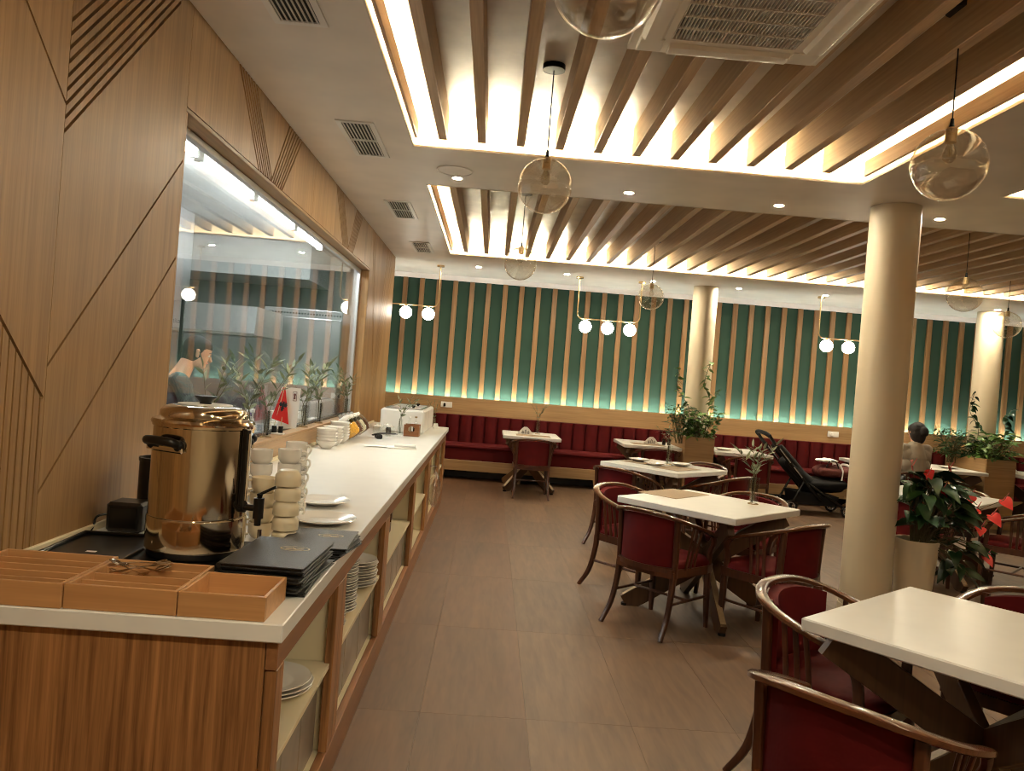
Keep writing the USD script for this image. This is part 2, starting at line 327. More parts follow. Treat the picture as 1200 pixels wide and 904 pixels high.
def vee(y0, w=.015):
    """six falling lines meeting six rising ones"""
    out = []
    apex = y0+.66
    for k in range(7):
        a = (y0+.045*k, ZC+.01); L = (apex-.32+.045*k*.72 - y0 - .045*k*.0)
        # falling line stops on the first rising line
        out.append(sg.LineString([a, (a[0]+.46, a[1]-.46)]).difference(sg.Polygon([(apex-.0, 2.50), (y0+1.0, ZC+.02), (y0+2, ZC+.02), (y0+2, 2)])).buffer(w/2, cap_style=2))
    for k in range(7):
        b = (y0+.985+.052*k, ZC+.01)
        out.append(sg.LineString([b, (b[0]-.335-.015*k, b[1]-.46)]).buffer(w/2, cap_style=2))
    return out
gH = vee(3.90)+vee(6.32)
panel(sg.box(3.32, 2.53, 5.60, ZC), gH); panel(sg.box(5.60, 2.53, 8.25, ZC), gH)
gE = []
for k in range(5):
    gE.append(groove((8.27+.05*k, ZC), (8.99-.03*k, 1.30+.1*k), .008)); gE.append(groove((10.15-.16*k, ZC), (9.05-.02*k, 1.10+.1*k), .008))
panel(sg.box(8.25, .0, 10.2, ZC), gE)
panel(sg.box(3.32, .0, 8.25, .862), [])
part(wl, 'end_cap', cbox(WX-.55, WX-.0015, 10.2, 10.222, 0, ZC, .002), 'oak', smooth=False)
part(wl, 'soffit_board', cbox(WX-.10, WX-.001, 3.322, 8.248, 2.510, 2.529, .002), 'oak_h', smooth=False)
part(wl, 'jamb_board', cbox(WX-.10, WX-.001, 8.2285, 8.2485, .999, 2.509, .002), 'oak', smooth=False)
part(wl, 'jamb_board', cbox(WX-.10, WX-.001, 3.322, 3.340, .999, 2.509, .002), 'oak', smooth=False)
part(wl, 'sill_face', cbox(WX-.022, WX, 3.322, 8.248, .864, .978, .002), 'oak_h', smooth=False)
part(wl, 'sill_top', cbox(WX-.10, WX+.002, 3.322, 8.248, .979, .999, .003), 'oak_h', smooth=False)
part(wl, 'upstand', cbox(WX, WX+.014, 1.96, 9.3, .8505, .874, .002), 'cream', smooth=False)

win = xf('window_1', kind='structure')
part(win, 'pane', box(-1.466, -1.460, 3.36, 8.21, 1.02, 2.49), 'window_glass', smooth=False)
fr = []
for b in ((-1.485, -1.445, 3.341, 8.228, 1.0, 1.022), (-1.485, -1.445, 3.341, 8.228, 2.476, 2.508), (-1.485, -1.445, 3.341, 3.362, 1.022, 2.476), (-1.485, -1.445, 8.19, 8.228, 1.022, 2.476)):
    part(win, 'frame', cbox(*b, .003), 'aluminium' if b[5] > 1.03 else 'blackplastic', smooth=False)

# back wall: green fabric, oak slats, oak dado with a lit ledge
wb = struct('wall_back')
part(wb, 'green_panel', box(-2.5, XR, BY, BY+.06, 1.08, 2.915), 'green', smooth=False)
part(wb, 'top_band', box(-2.5, XR, BY+.002, BY+.06, 2.915, 3.14), 'paint', smooth=False)
part(wb, 'dado_panel', box(-2.5, XR, 11.745, 11.765, 0, 1.15), 'oak_x', smooth=False)
part(wb, 'ledge', box(-2.5, XR, 11.765, BY, 1.06, 1.09), 'oak_x', smooth=False)
for k in range(-9, 36):
    x = -.143+.2535*k
    part(wb, 'slat', cbox(x-.036, x+.036, BY-.045, BY, 1.135, 2.913, .003), 'slatwood', smooth=False)
led = xf('led_strip', label='cool white LED strip glowing behind the oak ledge under the green wall', category='led strip')
part(led, 'light_bar', box(-2.4, XR-.1, 11.80, 11.82, 1.091, 1.103), 'ledc', smooth=False)
led = xf('led_strip', label='cool white LED strip in the ceiling slot along the top of the green wall', category='led strip')
part(led, 'light_bar', box(-2.4, XR-.1, 11.56, 11.575, ZC+.013, ZC+.021), 'ledt', smooth=False)
w = struct('wall_right'); part(w, 'plaster_face', box(XR, XR+.1, YF, 12.1, 0, 3.2), 'column', smooth=False)
w = struct('wall_front'); part(w, 'plaster_face', box(-1.6, XR+.1, YF-.1, YF, 0, 3.2), 'column', smooth=False)
w = struct('wall_alcove'); part(w, 'plaster_face', box(-2.6, -2.5, 10.15, 12.1, 0, 3.2), 'column', smooth=False)
# kitchen shell behind the window
w = struct('wall_kitchen')
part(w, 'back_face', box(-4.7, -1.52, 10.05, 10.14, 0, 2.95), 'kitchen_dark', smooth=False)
part(w, 'side_face', box(-4.8, -4.7, 2.6, 10.14, 0, 2.95), 'kitchen', smooth=False)
part(w, 'near_face', box(-4.7, -1.52, 2.6, 2.7, 0, 2.95), 'kitchen', smooth=False)
part(w, 'inner_lining', cat([box(-1.52, -1.462, 2.6, 3.33, 0, 2.95), box(-1.52, -1.462, 8.24, 10.14, 0, 2.95), box(-1.52, -1.462, 3.33, 8.24, 0, .99), box(-1.52, -1.47, 3.33, 8.24, 2.51, 2.95)]), 'kitchen', smooth=False)
part(w, 'bulkhead', box(-4.7, -2.16, 9.0, 10.05, 2.44, 2.86), 'kitchen', smooth=False)
part(w, 'marble_panel', box(-2.155, -1.53, 10.02, 10.048, 0, 2.86), 'marble', smooth=False)
w = struct('ceiling_kitchen'); part(w, 'plaster_face', box(-4.7, -1.53, 2.7, 10.05, 2.862, 2.94), 'kitchen', smooth=False)

# columns
def column(x, y, r, label):
    c = thing('column', label, 'column', (x, y, 0))
    part(c, 'shaft', lathe([(0, 0), (r, 0), (r, ZC-.001), (0, ZC-.001)], 64), 'column', smooth=40)
    part(c, 'base_ring', lathe([(r, .0), (r+.008, .0), (r+.008, .055), (r+.004, .06), (r, .06)], 64), 'column', smooth=40)
column(2.83, 5.60, .172, 'big cream round column in the foreground beside the anthurium pot')
column(2.83, 10.62, .165, 'cream round column rising from the first oak planter at the red bench')
column(6.93, 10.80, .172, 'cream round column at the right edge behind the long oak planter')

# ================================================================= LAMPS AND CEILING FITTINGS
def downlight(x, y, label):
    d = thing('downlight', label, 'downlight', (x, y, ZC), group=None)
    part(d, 'trim_ring', lathe([(.028, .002), (.036, -.004), (.042, -.003), (.043, .001)], 28), 'whiteplastic')
    part(d, 'lens', cyl(.029, -.003, .001, 24), 'down')
NEAR = [(-.367, 'near-row downlight beside the round ceiling speaker'), (.916, 'second ceiling downlight from the left in the near row between the recesses'),
        (2.05, 'near-row ceiling downlight just left of the big foreground column'), (3.28, 'near-row ceiling downlight just right of the big foreground column')]
for x, l in NEAR: downlight(x, 5.82, l)
FAR = [(-.284, 'leftmost small downlight in the far row by the green wall'), (.902, 'second small downlight in the far row by the green wall'), (2.07, 'far-row downlight behind the upper hanging globe near the first back column'),
       (3.235, 'far-row downlight just right of the first back column'), (4.42, 'far-row downlight partly hidden behind the foreground column'), (5.61, 'far-row downlight right of the foreground column'), (6.80, 'rightmost small downlight in the far row')]
for x, l in FAR: downlight(x, 10.47, l)
for x, l in ((-.367, 'downlight behind the camera beside the buffet end'), (.916, 'downlight right behind the camera over the aisle'), (2.05, 'downlight behind the camera over the nearest table'), (3.28, 'rightmost downlight behind the camera')): downlight(x, .32, l)
sp = thing('ceiling_speaker', 'round flush white ceiling speaker beside the leftmost near downlight', 'speaker', (-.376, 5.613, ZC))
part(sp, 'grille', lathe([(0, -.004), (.118, -.004), (.124, 0), (0, 0)], 40), 'paint'); part(sp, 'rim', lathe([(.124, .001), (.126, -.006), (.131, -.006), (.133, .001)], 40), 'paint')
for y, l in ((3.03, 'square air vent nearest the top edge on the lower ceiling'), (5.04, 'second air vent in the ceiling row beside the veneer wall'), (7.14, 'third air vent in the ceiling row beside the veneer wall'), (9.2, 'farthest air vent in the ceiling row beside the veneer wall')):
    v = thing('air_vent', l, 'air vent', (-.93, y, ZC))
    part(v, 'frame', prism(sg.box(-.115, -.37, .115, .37).difference(unary_union([sg.box(-.085, -.34, .085, -.012), sg.box(-.085, .012, .085, .34)])), .008, -.008), 'whiteplastic', smooth=False)
    part(v, 'slats', cat([rot(box(-.010, .010, a, b, -.0006, .0006), (0, 1, 0), 35, (0, 0, 0)).apply_translation((x, 0, -.006)) for x in np.linspace(-.075, .075, 8) for a, b in ((-.34, -.012), (.012, .34))]), 'whiteplastic', smooth=False, kind='stuff')
    part(v, 'duct_backing', box(-.088, .088, -.345, .345, -.0015, -.0005), 'black', smooth=False)
ac = thing('air_conditioner', 'square cream ceiling cassette air conditioner with dark slotted intake', 'air conditioner', (.86, 2.866, 2.895))
hole = sg.box(-.25, -.25, .25, .25)
fp = sg.box(-.40, -.41, .40, .41).buffer(.02).buffer(-.02)
part(ac, 'fascia', cat([prism(fp.difference(hole), .022, .02), prism(sg.box(-.37, -.38, .37, .38).difference(hole), .016, .006)]), 'acwhite', smooth=False)
part(ac, 'body', box(-.38, .38, -.38, .38, .042, .245), 'acwhite', smooth=False)
part(ac, 'intake_backing', box(-.25, .25, -.25, .25, .03, .034), 'black', smooth=False)
part(ac, 'intake_grille', cat([cbox(x-.0018, x+.0018, -.25, .25, .006, .022, .0005) for x in np.linspace(-.245, .245, 36)]+[box(-.25, .25, y-.003, y+.003, .004, .012) for y in (-.15, -.05, .05, .15)]), 'acwhite', smooth=False, kind='stuff')
for a in range(4):
    f = sweep([(-.245, 0, 0), (.245, 0, 0)], [(-.045, .0), (-.03, -.014), (.0, -.020), (.03, -.014), (.045, .0), (0, .004)])
    part(ac, 'flap', rot(mv(f, 0, -.325, .004), (0, 0, 1), 90*a), 'acwhite')
    part(ac, 'corner_cap', rot(mv(cbox(-.055, .055, -.05, .05, .0, .008, .003), -.31, -.32, 0), (0, 0, 1), 90*a), 'acwhite', smooth=False)

# clear glass globe pendants
def pendant(loc, label):
    p = thing('globe_pendant', label, 'pendant lamp', loc, group=None); R = .142; top = 3.14-loc[2]
    part(p, 'canopy', cyl(.058, top-.028, top, 32), 'metal_black')
    part(p, 'cord', tube([(0, 0, top-.028), (0, 0, R+.045)], .0032, 6), 'metal_black')
    part(p, 'cord_grip', lathe([(0, R+.046), (.007, R+.044), (.009, R+.02), (.012, R+.004), (0, R+.004)], 16), 'metal_black')
    part(p, 'lamp_holder', lathe([(0, R+.006), (.021, R+.006), (.022, R+.002), (.022, R-.052), (.018, R-.054), (0, R-.054)], 24), 'socket')
    a = np.linspace(math.pi/2-.17, -math.pi/2, 40)
    out = [(R*math.cos(t), R*math.sin(t)) for t in a]; inn = [((R-.003)*math.cos(t), (R-.003)*math.sin(t)) for t in a[::-1]]
    part(p, 'globe', lathe(out+inn, 64), 'globe', smooth=True, label='clear blown glass globe')
    z = R-.054
    part(p, 'bulb', lathe([(.011, z), (.013, z-.012), (.022, z-.03), (.027, z-.05), (.024, z-.066), (.012, z-.078), (0, z-.081)], 24), 'bulb', smooth=True)
    part(p, 'filament', tube([(-.004, 0, z-.01), (-.003, 0, z-.055), (.003, 0, z-.055), (.004, 0, z-.01)], .0012, 5), 'gold')
    return p
PEND = [((.21, 1.94, 2.51), 'clear glass globe pendant cut off by the top edge beside the air conditioner'), ((.20, 4.07, 2.51), 'clear glass globe pendant hanging at the far end of the nearest recess'),
        ((.175, 6.85, 2.505), 'clear glass globe pendant directly below and behind the one with the black canopy'), ((1.68, 8.55, 2.51), 'small clear globe pendant by the right end of the three-ball brass lamp'),
        ((1.77, 3.11, 2.495), 'large clear glass globe pendant at upper right in front of the foreground column'), ((3.93, 6.5, 2.50), 'clear glass globe pendant just right of the foreground column'),
        ((5.52, 8.32, 2.495), 'clear glass globe pendant near the right edge in front of the far column')]
for l, t in PEND: pendant(l, t)

# brass bar lamps with opal balls
def bar_lamp(x, label):
    b = thing('brass_bar_lamp', label, 'ceiling lamp', (x, 10.62, 0)); W = .427; zt, zb = ZC, 2.385
    path = [(-W, 0, zt-.02), (-W, 0, zb+.07)]+[(-W+.07*(1-math.cos(a)), 0, zb+.07-.07*math.sin(a)) for a in np.linspace(.2, math.pi/2, 5)]
    path += [(W-.07*(1-math.cos(a)), 0, zb+.07-.07*math.sin(a)) for a in np.linspace(math.pi/2, .2, 5)]+[(W, 0, zb+.07), (W, 0, zt-.02)]
    part(b, 'pipe', tube(path, .0085, 10), 'brass')
    for s in (-W, W): part(b, 'canopy', cyl(.05, zt-.022, zt, 28, s), 'brass')
    for k in (-1, 0, 1):
        part(b, 'ball_cap', lathe([(0, zb), (.012, zb), (.02, zb-.02), (.022, zb-.03), (0, zb-.03)], 16).apply_translation((k*.305, 0, 0)), 'brass')
        part(b, 'ball', ball(.086, (k*.305, 0, zb-.105), sub=3), 'opal', smooth=True, label='glowing opal glass ball')
bar_lamp(-1.225, 'brass bar lamp with glowing balls at the left end of the green wall')
bar_lamp(1.525, 'brass bar lamp with three glowing balls in the middle of the green wall')
bar_lamp(4.86, 'brass bar lamp with glowing balls partly hidden behind the foreground column')

# ================================================================= TABLES AND CHAIRS
def square_table(name, loc, rz, label, sx=.9, sy=.9):
    t = thing(name, label, 'table', loc, rz)
    part(t, 'tabletop', cbox(-sx/2, sx/2, -sy/2, sy/2, .705, .75, .005), 'white_top', smooth=False)
    part(t, 'underframe', cbox(-sx/2+.12, sx/2-.12, -sy/2+.12, sy/2-.12, .688, .7045, .003), 'tabwood', smooth=False)
    ax, ay = sx/2-.075, sy/2-.075
    for i, (s1, s2) in enumerate(((1, 1), (-1, -1), (1, -1), (-1, 1))):
        a, b = V([s1*ax, s2*ay, .688]), V([-s1*ax, -s2*ay, .012]); d = (b-a)/np.linalg.norm(b-a)
        u = np.cross(np.cross(d, (0, 0, 1)), d)
        off = np.cross(d, u)/np.linalg.norm(np.cross(d, u))*(.022 if i % 2 == 0 else -.022)*(1 if i < 2 else -1)
        part(t, 'leg_board', bar(a+off*0, b+off*0, .042, .125, .06, u), 'tabwood', smooth=False)
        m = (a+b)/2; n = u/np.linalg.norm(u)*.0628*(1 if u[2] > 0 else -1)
        part(t, 'edge_band', bar(m+(b-m)*.12+n, b+n*1.0-d*.02, .036, .002, .1, u), 'pale_edge', smooth=False, label='pale strip painting the downlight glint on the leg edge')  # added pale strip: glint on the upward leg edge, put into colour
    for s1, s2 in ((1, 1), (-1, -1), (1, -1), (-1, 1)):
        part(t, 'foot_pad', cyl(.024, 0, .016, 14, s1*ax, s2*ay), 'blackplastic')
    return t
t1 = square_table('dining_table', (1.785, 2.618, 0), 40, 'bare white square dining table nearest the camera at lower right', .92, .92)
T2L = 'white square dining table with an olive vase and one placemat'
t2 = square_table('dining_table', (1.567, 5.35, 0), 44, T2L, .9, .9)
t3 = dup(t2, (1.78, 7.72, 0), 44, 'white square dining table set with three plates behind the table with the olive vase')
t7 = dup(t2, (4.10, 6.95, 0), 43, 'white square dining table behind the red flowering plant')
SM = [((.60, 10.71), 'white bench table left of all other tables, with one chair'), ((2.205, 10.72), 'white table at the red bench on the left side of the first oak planter'),
      ((3.385, 10.60), 'white table at the red bench on the right side of the first oak planter'), ((5.36, 10.42), 'white bench-side table in front of the seated person'), ((6.15, 10.42), 'white bench-side table set with plate and napkin left of the long oak planter'), ((7.44, 10.36), 'white table cut off by the right edge beyond the long oak planter')]
st = None
for (x, y), l in SM:
    st = square_table('bench_table', (x, y, 0), 0, l, .77, .93) if st is None else dup(st, (x, y, 0), 0, l)

def make_chair(label):
    c = thing('tub_chair', label, 'chair'); raw = globals()['part']
    def part(o, n, m, mat, **kw):
        m = m.copy(); m.vertices[:, 2] *= .938; return raw(o, n, m, mat, **kw)
    seat = sg.Polygon([(-.205, -.215), (-.23, -.05), (-.245, .12), (-.225, .21), (-.12, .245), (.12, .245), (.225, .21), (.245, .12), (.23, -.05), (.205, -.215), (.1, -.245), (-.1, -.245)]).buffer(.03).buffer(-.03)
    part(c, 'seat_rim', prism(seat.buffer(.004), .055, .385), 'darkwood', smooth=40)
    rings = [(0, .441), (-.002, .462), (-.010, .476), (-.03, .487), (-.07, .494), (-.13, .499)]
    sh = [np.array(seat.buffer(d-.004).exterior.coords) for d, _ in rings]
    N = 40; vs = []
    for (d, z) in rings:
        ex = seat.buffer(d-.004).exterior; vs += [(*ex.interpolate(t, normalized=True).coords[0], z) for t in np.linspace(0, 1, N, endpoint=False)]
    vs = V(vs); # align ring starts by angle
    al = []
    for k in range(len(rings)):
        r = vs[k*N:(k+1)*N]; cxy = V([0, 0]); an = np.arctan2(r[:, 1], r[:, 0]); o = np.argsort(an); ta = np.linspace(-math.pi, math.pi, N, endpoint=False)
        rr = np.interp(ta, an[o], np.hypot(r[o, 0], r[o, 1]), period=2*math.pi); al += [(q*math.cos(t), q*math.sin(t), r[0, 2]) for q, t in zip(rr, ta)]
    al = V(al+[(0, 0, .500)]); f = []
    for k in range(len(rings)-1):
        for j in range(N):
            a, b, e, d = k*N+j, k*N+(j+1) % N, (k+1)*N+(j+1) % N, (k+1)*N+j; f += [(a, b, e), (a, e, d)]
    k = len(rings)-1
    f += [(k*N+j, k*N+(j+1) % N, len(al)-1) for j in range(N)]
    part(c, 'seat_cushion', trimesh.Trimesh(al, f, process=False), 'red', smooth=True, label='red upholstered seat')
    half = [(.258, .155, .640), (.276, .06, .676), (.280, -.05, .712), (.262, -.155, .747), (.205, -.238, .778), (.11, -.282, .796), (0, -.294, .800)]
    path = spline(half+[(-x, y, z) for x, y, z in half[-2::-1]], 6)
    sec = [(-.021, -.008), (-.014, -.013), (.014, -.013), (.021, -.008), (.021, .006), (.012, .012), (-.012, .012), (-.021, .006)]
    part(c, 'arm_rail', sweep(path, sec), 'rail', smooth=50, label='glossy bentwood back and arm rail')
    # curved upholstered back between two posts
    def arc(inset, z, w): return [((.215+0*inset)*s*w, -.294+inset+.088*abs(s*w)**2.2) for s in np.linspace(-1, 1, 15)]
    v, f = [], []
    zs = np.linspace(.452, 0, 2)
    rows = []
    for side in (0, 1):
        for z in (.445, .56, .68, None):
            row = []
            for s in np.linspace(-1, 1, 15):
                x = .203*s; yb = -.282+.080*abs(s)**2.2; top = .792-.030*abs(s)**2.2-.012; zz = top if z is None else z
                lean = (zz-.445)*-.02+.012
                row.append((x, yb+lean+(.036 if side else 0)-(.006*math.sin(math.pi*(s+1)/2) if not side else -.010*math.sin(math.pi*(s+1)/2)), zz))
            rows.append(row)
    v = V([p for r in rows for p in r]); K = 15
    for base, flip in ((0, 0), (4, 1)):
        for r in range(3):
            for j in range(K-1):
                a, b, e, d = (base+r)*K+j, (base+r)*K+j+1, (base+r+1)*K+j+1, (base+r+1)*K+j; q = [(a, b, e), (a, e, d)]; f += [t[::-1] for t in q] if flip else q
    for r in range(3):
        for j in (0, K-1):
            a, b, e, d = r*K+j, (r+1)*K+j, (r+5)*K+j, (r+4)*K+j; q = [(a, b, e), (a, e, d)]; f += q if j == 0 else [t[::-1] for t in q]
    for r in (0, 3):
        for j in range(K-1):
            a, b, e, d = r*K+j, r*K+j+1, (r+4)*K+j+1, (r+4)*K+j; q = [(a, b, e), (a, e, d)]; f += [t[::-1] for t in q] if r == 0 else q
    part(c, 'backrest', trimesh.Trimesh(v, f, process=False), 'red', smooth=50, label='red upholstered curved backrest')
    bot = spline([(s*.207, -.284+.080*abs(s)**2.2+.025, .436) for s in np.linspace(-1, 1, 9)], 3)
    part(c, 'back_lower_rail', sweep(bot, [(-.022, -.02), (.022, -.02), (.022, .016), (-.022, .016)]), 'darkwood', smooth=50)
    sq = lambda a, b: [(-a, -b*.6), (-a*.6, -b), (a*.6, -b), (a, -b*.6), (a, b*.6), (a*.6, b), (-a*.6, b), (-a, b*.6)]
    for s in (-1, 1):
        part(c, 'back_post', sweep(spline([(s*.208, -.190, .385), (s*.211, -.194, .55), (s*.214, -.205, .765)], 4), sq(.016, .018)), 'darkwood', smooth=50)
        part(c, 'leg', sweep(spline([(s*.205, -.195, .42), (s*.207, -.205, .30), (s*.213, -.245, .13), (s*.226, -.318, .0)], 5), sq(.018, .020), scale=np.linspace(1, .72, 16)), 'darkwood', smooth=50)
        part(c, 'leg', sweep([(s*.205, .195, .42), (s*.208, .20, .2), (s*.213, .208, 0)], sq(.020, .020), scale=[1, .9, .68]), 'darkwood', smooth=50)
        part(c, 'arm_post', sweep(spline([(s*.262, .135, .642), (s*.252, .165, .59), (s*.226, .17, .52), (s*.222, .175, .42)], 5), sq(.013, .018)), 'darkwood', smooth=50)
        for y, zt in ((-.015, .695), (-.06, .71), (-.105, .725)):
            xt = s*(.279 if y > -.05 else .272)
            part(c, 'spindle', sweep(spline([(s*.226, y+.01, .43), (s*.240, y+.006, .54), (xt*.985, y, zt)], 4), sq(.006, .010)), 'darkwood', smooth=50)
        part(c, 'side_stretcher', tube([(s*.209, -.222, .215), (s*.209, .20, .215)], .010, 8), 'darkwood')
    part(c, 'cross_stretcher', tube([(-.209, -.02, .215), (.209, -.02, .215)], .010, 8), 'darkwood')
    return c
def face(dx, dy): return math.degrees(math.atan2(dy, dx))-90
CH = [  # x, y, facing, label
 ((1.12, 2.142), (.754, .656), 'red tub chair in the very foreground, back to the camera, at the lower edge'),
 ((1.437, 2.995), (.664, -.747), 'red tub chair at the far left side of the nearest table'),
 ((2.24, 3.10), (-.766, -.643), 'red tub chair cut off by the right edge beyond the nearest table'),
 ((1.20, 4.99), (.73, .68), 'red tub chair seen from behind at the near left side of the olive vase table'),
 ((1.155, 5.75), (.68, -.73), 'honey-railed red tub chair at the far left side of the olive vase table'),
 ((1.95, 5.80), (-.7, -.7), 'red tub chair at the far right side of the olive vase table'),
 ((1.865, 4.90), (-.60, .80), 'dark-backed tub chair at the near right side of the olive vase table'),
 ((1.36, 7.36), (.70, .71), 'red tub chair at the left of the table with three plates'),
 ((2.22, 7.36), (-.70, .71), 'tub chair at the near right side of the table with three plates'),
 ((2.20, 8.10), (-.70, -.70), 'tub chair at the far right side of the table with three plates'),
 ((.605, 10.07), (.0, 1.0), 'tub chair tucked straight under the leftmost bench table'),
 ((2.20, 10.05), (.0, 1.0), 'tub chair at the bench table left of the first oak planter'),
 ((3.36, 9.92), (.0, 1.0), 'tub chair at the bench table right of the first oak planter'),
 ((3.72, 6.55), (.72, .69), 'tub chair half hidden behind the flowering plant at its table'),
 ((4.56, 6.52), (-.70, .71), 'red tub chair at the right edge, near side of the table behind the flowers'),
 ((4.52, 7.38), (-.72, -.69), 'dark-backed tub chair on the far side of the table behind the flowers'),
 ((5.38, 9.66), (-.08, 1.0), 'tub chair that the person in the grey shirt sits on'),
 ((7.46, 9.72), (.0, 1.0), 'tub chair at the table beyond the long planter by the right edge'),
]
ch0 = None
for (x, y), (dx, dy), l in CH:
    if ch0 is None:
        ch0 = make_chair(l); g = UsdGeom.Xformable(ch0); ops = g.GetOrderedXformOps(); ops[0].Set(Gf.Vec3d(x, y, 0)); ops[1].Set(face(dx, dy))
    else: dup(ch0, (x, y, 0), face(dx, dy), l)

# bench along the back wall
be = thing('banquette_bench', 'long dark red channel-backed banquette bench along the back wall', 'bench', (0, 0, 0))
x0 = -2.3
while x0 < XR-.3:
    n = 10
    prof = []
    for i in range(n+1):
        t = i/n; prof.append((x0+.188*t, -.055*math.sin(math.pi*t)**.55))
    pts = [(x, 11.60+d) for x, d in prof]+[(x0+.188, 11.735), (x0, 11.735)]
    part(be, 'back_channel', prism(sg.Polygon(pts), .435, .462), 'bench_red', smooth=40)
    x0 += .188
xs = [-2.3, -1.1, .46, 2.0, 3.6, 5.2, 6.8, XR-.15]
for a, b in zip(xs, xs[1:]):
    part(be, 'seat_cushion', cbox(a+.003, b-.003, 11.10, 11.545, .445, .505, .022), 'bench_red', smooth=False)
    part(be, 'seat_body', cbox(a+.001, b-.001, 11.115, 11.60, .285, .446, .006), 'bench_red', smooth=False)
    part(be, 'apron_rail', cbox(a, b-.001, 11.10, 11.13, .135, .284, .003), 'oak_x', smooth=False)
x = -1.7
while x < XR-.3:
    part(be, 'leg', trimesh.convex.convex_hull(V([(x-.035, 11.10, .135), (x+.035, 11.10, .135), (x+.035, 11.15, .135), (x-.035, 11.15, .135), (x-.020, 11.105, 0), (x+.020, 11.105, 0), (x+.020, 11.14, 0), (x-.020, 11.14, 0)])), 'oak', smooth=False)
    x += 1.375/2*1.6
part(be, 'plinth', box(-2.3, XR-.15, 11.45, 11.735, .0, .284), 'black', smooth=False)
def socket(x, label):
    s = thing('wall_socket', label, 'socket', (x, 11.745, 1.03))
    part(s, 'plate', cbox(-.085, .085, -.010, .0, -.042, .042, .003), 'whiteplastic', smooth=False)
    part(s, 'plug', cbox(-.045, -.012, -.045, -.0105, -.03, .022, .008), 'blackplastic' if x < 1 else 'whiteplastic', smooth=False)
socket(-.64, 'white wall socket with a black plug above the bench behind the buffet end')
socket(5.25, 'white wall socket with a white plug above the bench left of the foreground column')

# ================================================================= BUFFET COUNTER
HC, CX = .85, -.475
single('buffet_worktop', cbox(WX+.0005, -.463, 1.928, 9.40, .803, HC, .003), 'white_top', 'long white worktop of the buffet counter running along the veneer wall', 'worktop', smooth=False)
cb = thing('buffet_cabinet', 'long open-fronted oak buffet cabinet under the white worktop', 'cabinet')
ST = [(1.95, 2.02), (2.735, 2.90), (3.955, 4.135), (5.43, 5.60), (6.69, 7.00), (7.99, 8.245), (8.93, 9.15)]
part(cb, 'end_panel', cbox(WX+.001, CX-.032, 1.945, 1.965, .0, .8025, .001), 'cab', smooth=False)
for a, b in ST: part(cb, 'stile', cbox(CX-.03, CX, a, b, .14, .728, .002), 'cab', smooth=False)
for a, b in zip(ST, ST[1:]): part(cb, 'partition', cbox(WX+.03, CX-.0305, b[0]+.02, b[0]+.04, .14, .80, .001), 'cream', smooth=False)
part(cb, 'top_rail', cbox(CX-.03, CX, 1.945, 9.15, .729, .8025, .002), 'cab_h', smooth=False)
part(cb, 'bottom_rail', cbox(CX-.03, CX, 1.945, 9.15, .0, .139, .002), 'cab_h', smooth=False)
part(cb, 'back_board', box(WX+.001, WX+.02, 1.97, 9.15, .0, .8), 'cream', smooth=False)
part(cb, 'bottom_board', box(WX+.02, CX-.0305, 1.97, 9.15, .12, .139), 'cream', smooth=False)
for (a, b), (c, d) in zip(ST, ST[1:]):
    part(cb, 'shelf', cbox(WX+.021, CX-.012, b-.04, c+.018, .437, .455, .001), 'cream', smooth=False)
for bay, n in ((0, 3), (1, 3), (2, 4)):
    y0, y1 = ST[bay][1]-.0, ST[bay+1][0]; w = (y1-y0)/n
    for k in range(n):
        part(cb, 'grey_front', cbox(CX-.075, CX-.045, y0+w*k+.004, y0+w*(k+1)-.004, .145, .432, .004), 'greydoor', smooth=False, label='grey streaked storage front below the shelf')
part(cb, 'end_return', cbox(WX+.03, CX-.0305, 9.13, 9.15, 0, .80, .001), 'cab', smooth=False)

# plates
def plate_mesh(r=.125): return lathe([(0, .004), (r*.5, .004), (r*.62, .007), (r*.95, .021), (r, .024), (r*.985, .0265), (r*.94, .0245), (r*.6, .011), (r*.5, .008), (0, .008)], 40)
def plate_stack(x, y, z, n, step, label, group, r=.125, mat='porcelain'):
    p = single('plate', plate_mesh(r), mat, label+', '+rank(0, n), 'plate', (x, y, z), group=group, smooth=40)
    for k in range(1, n): dup(p, (x+.004*math.sin(k*2.1), y+.004*math.cos(k*1.7), z+step*k), 20*k, label+', '+rank(k, n))
plate_stack(-.62, 2.47, .456, 3, .0125, 'dinner plate in the low nearest stack inside the cabinet', 'plates in the first bay', .13)
plate_stack(-.595, 3.30, .456, 18, .0125, 'plate in the tall stack inside the cabinet', 'tall plate stack', .10)
plate_stack(-.585, 3.72, .456, 9, .0135, 'plate in the wide rear stack inside the cabinet', 'short plate stack', .115)
plate_stack(-.57, 3.08, .456, 7, .012, 'saucer in the small stack inside the cabinet', 'saucer stack', .07)
single('plate', plate_mesh(.125), 'porcelain', 'empty white plate on the worktop farther from the black menus', 'plate', (-.735, 3.62, HC+.0005), smooth=40)
single('plate', plate_mesh(.135), 'porcelain', 'empty white plate on the worktop right behind the black menus', 'plate', (-.64, 3.20, HC+.0005), smooth=40)

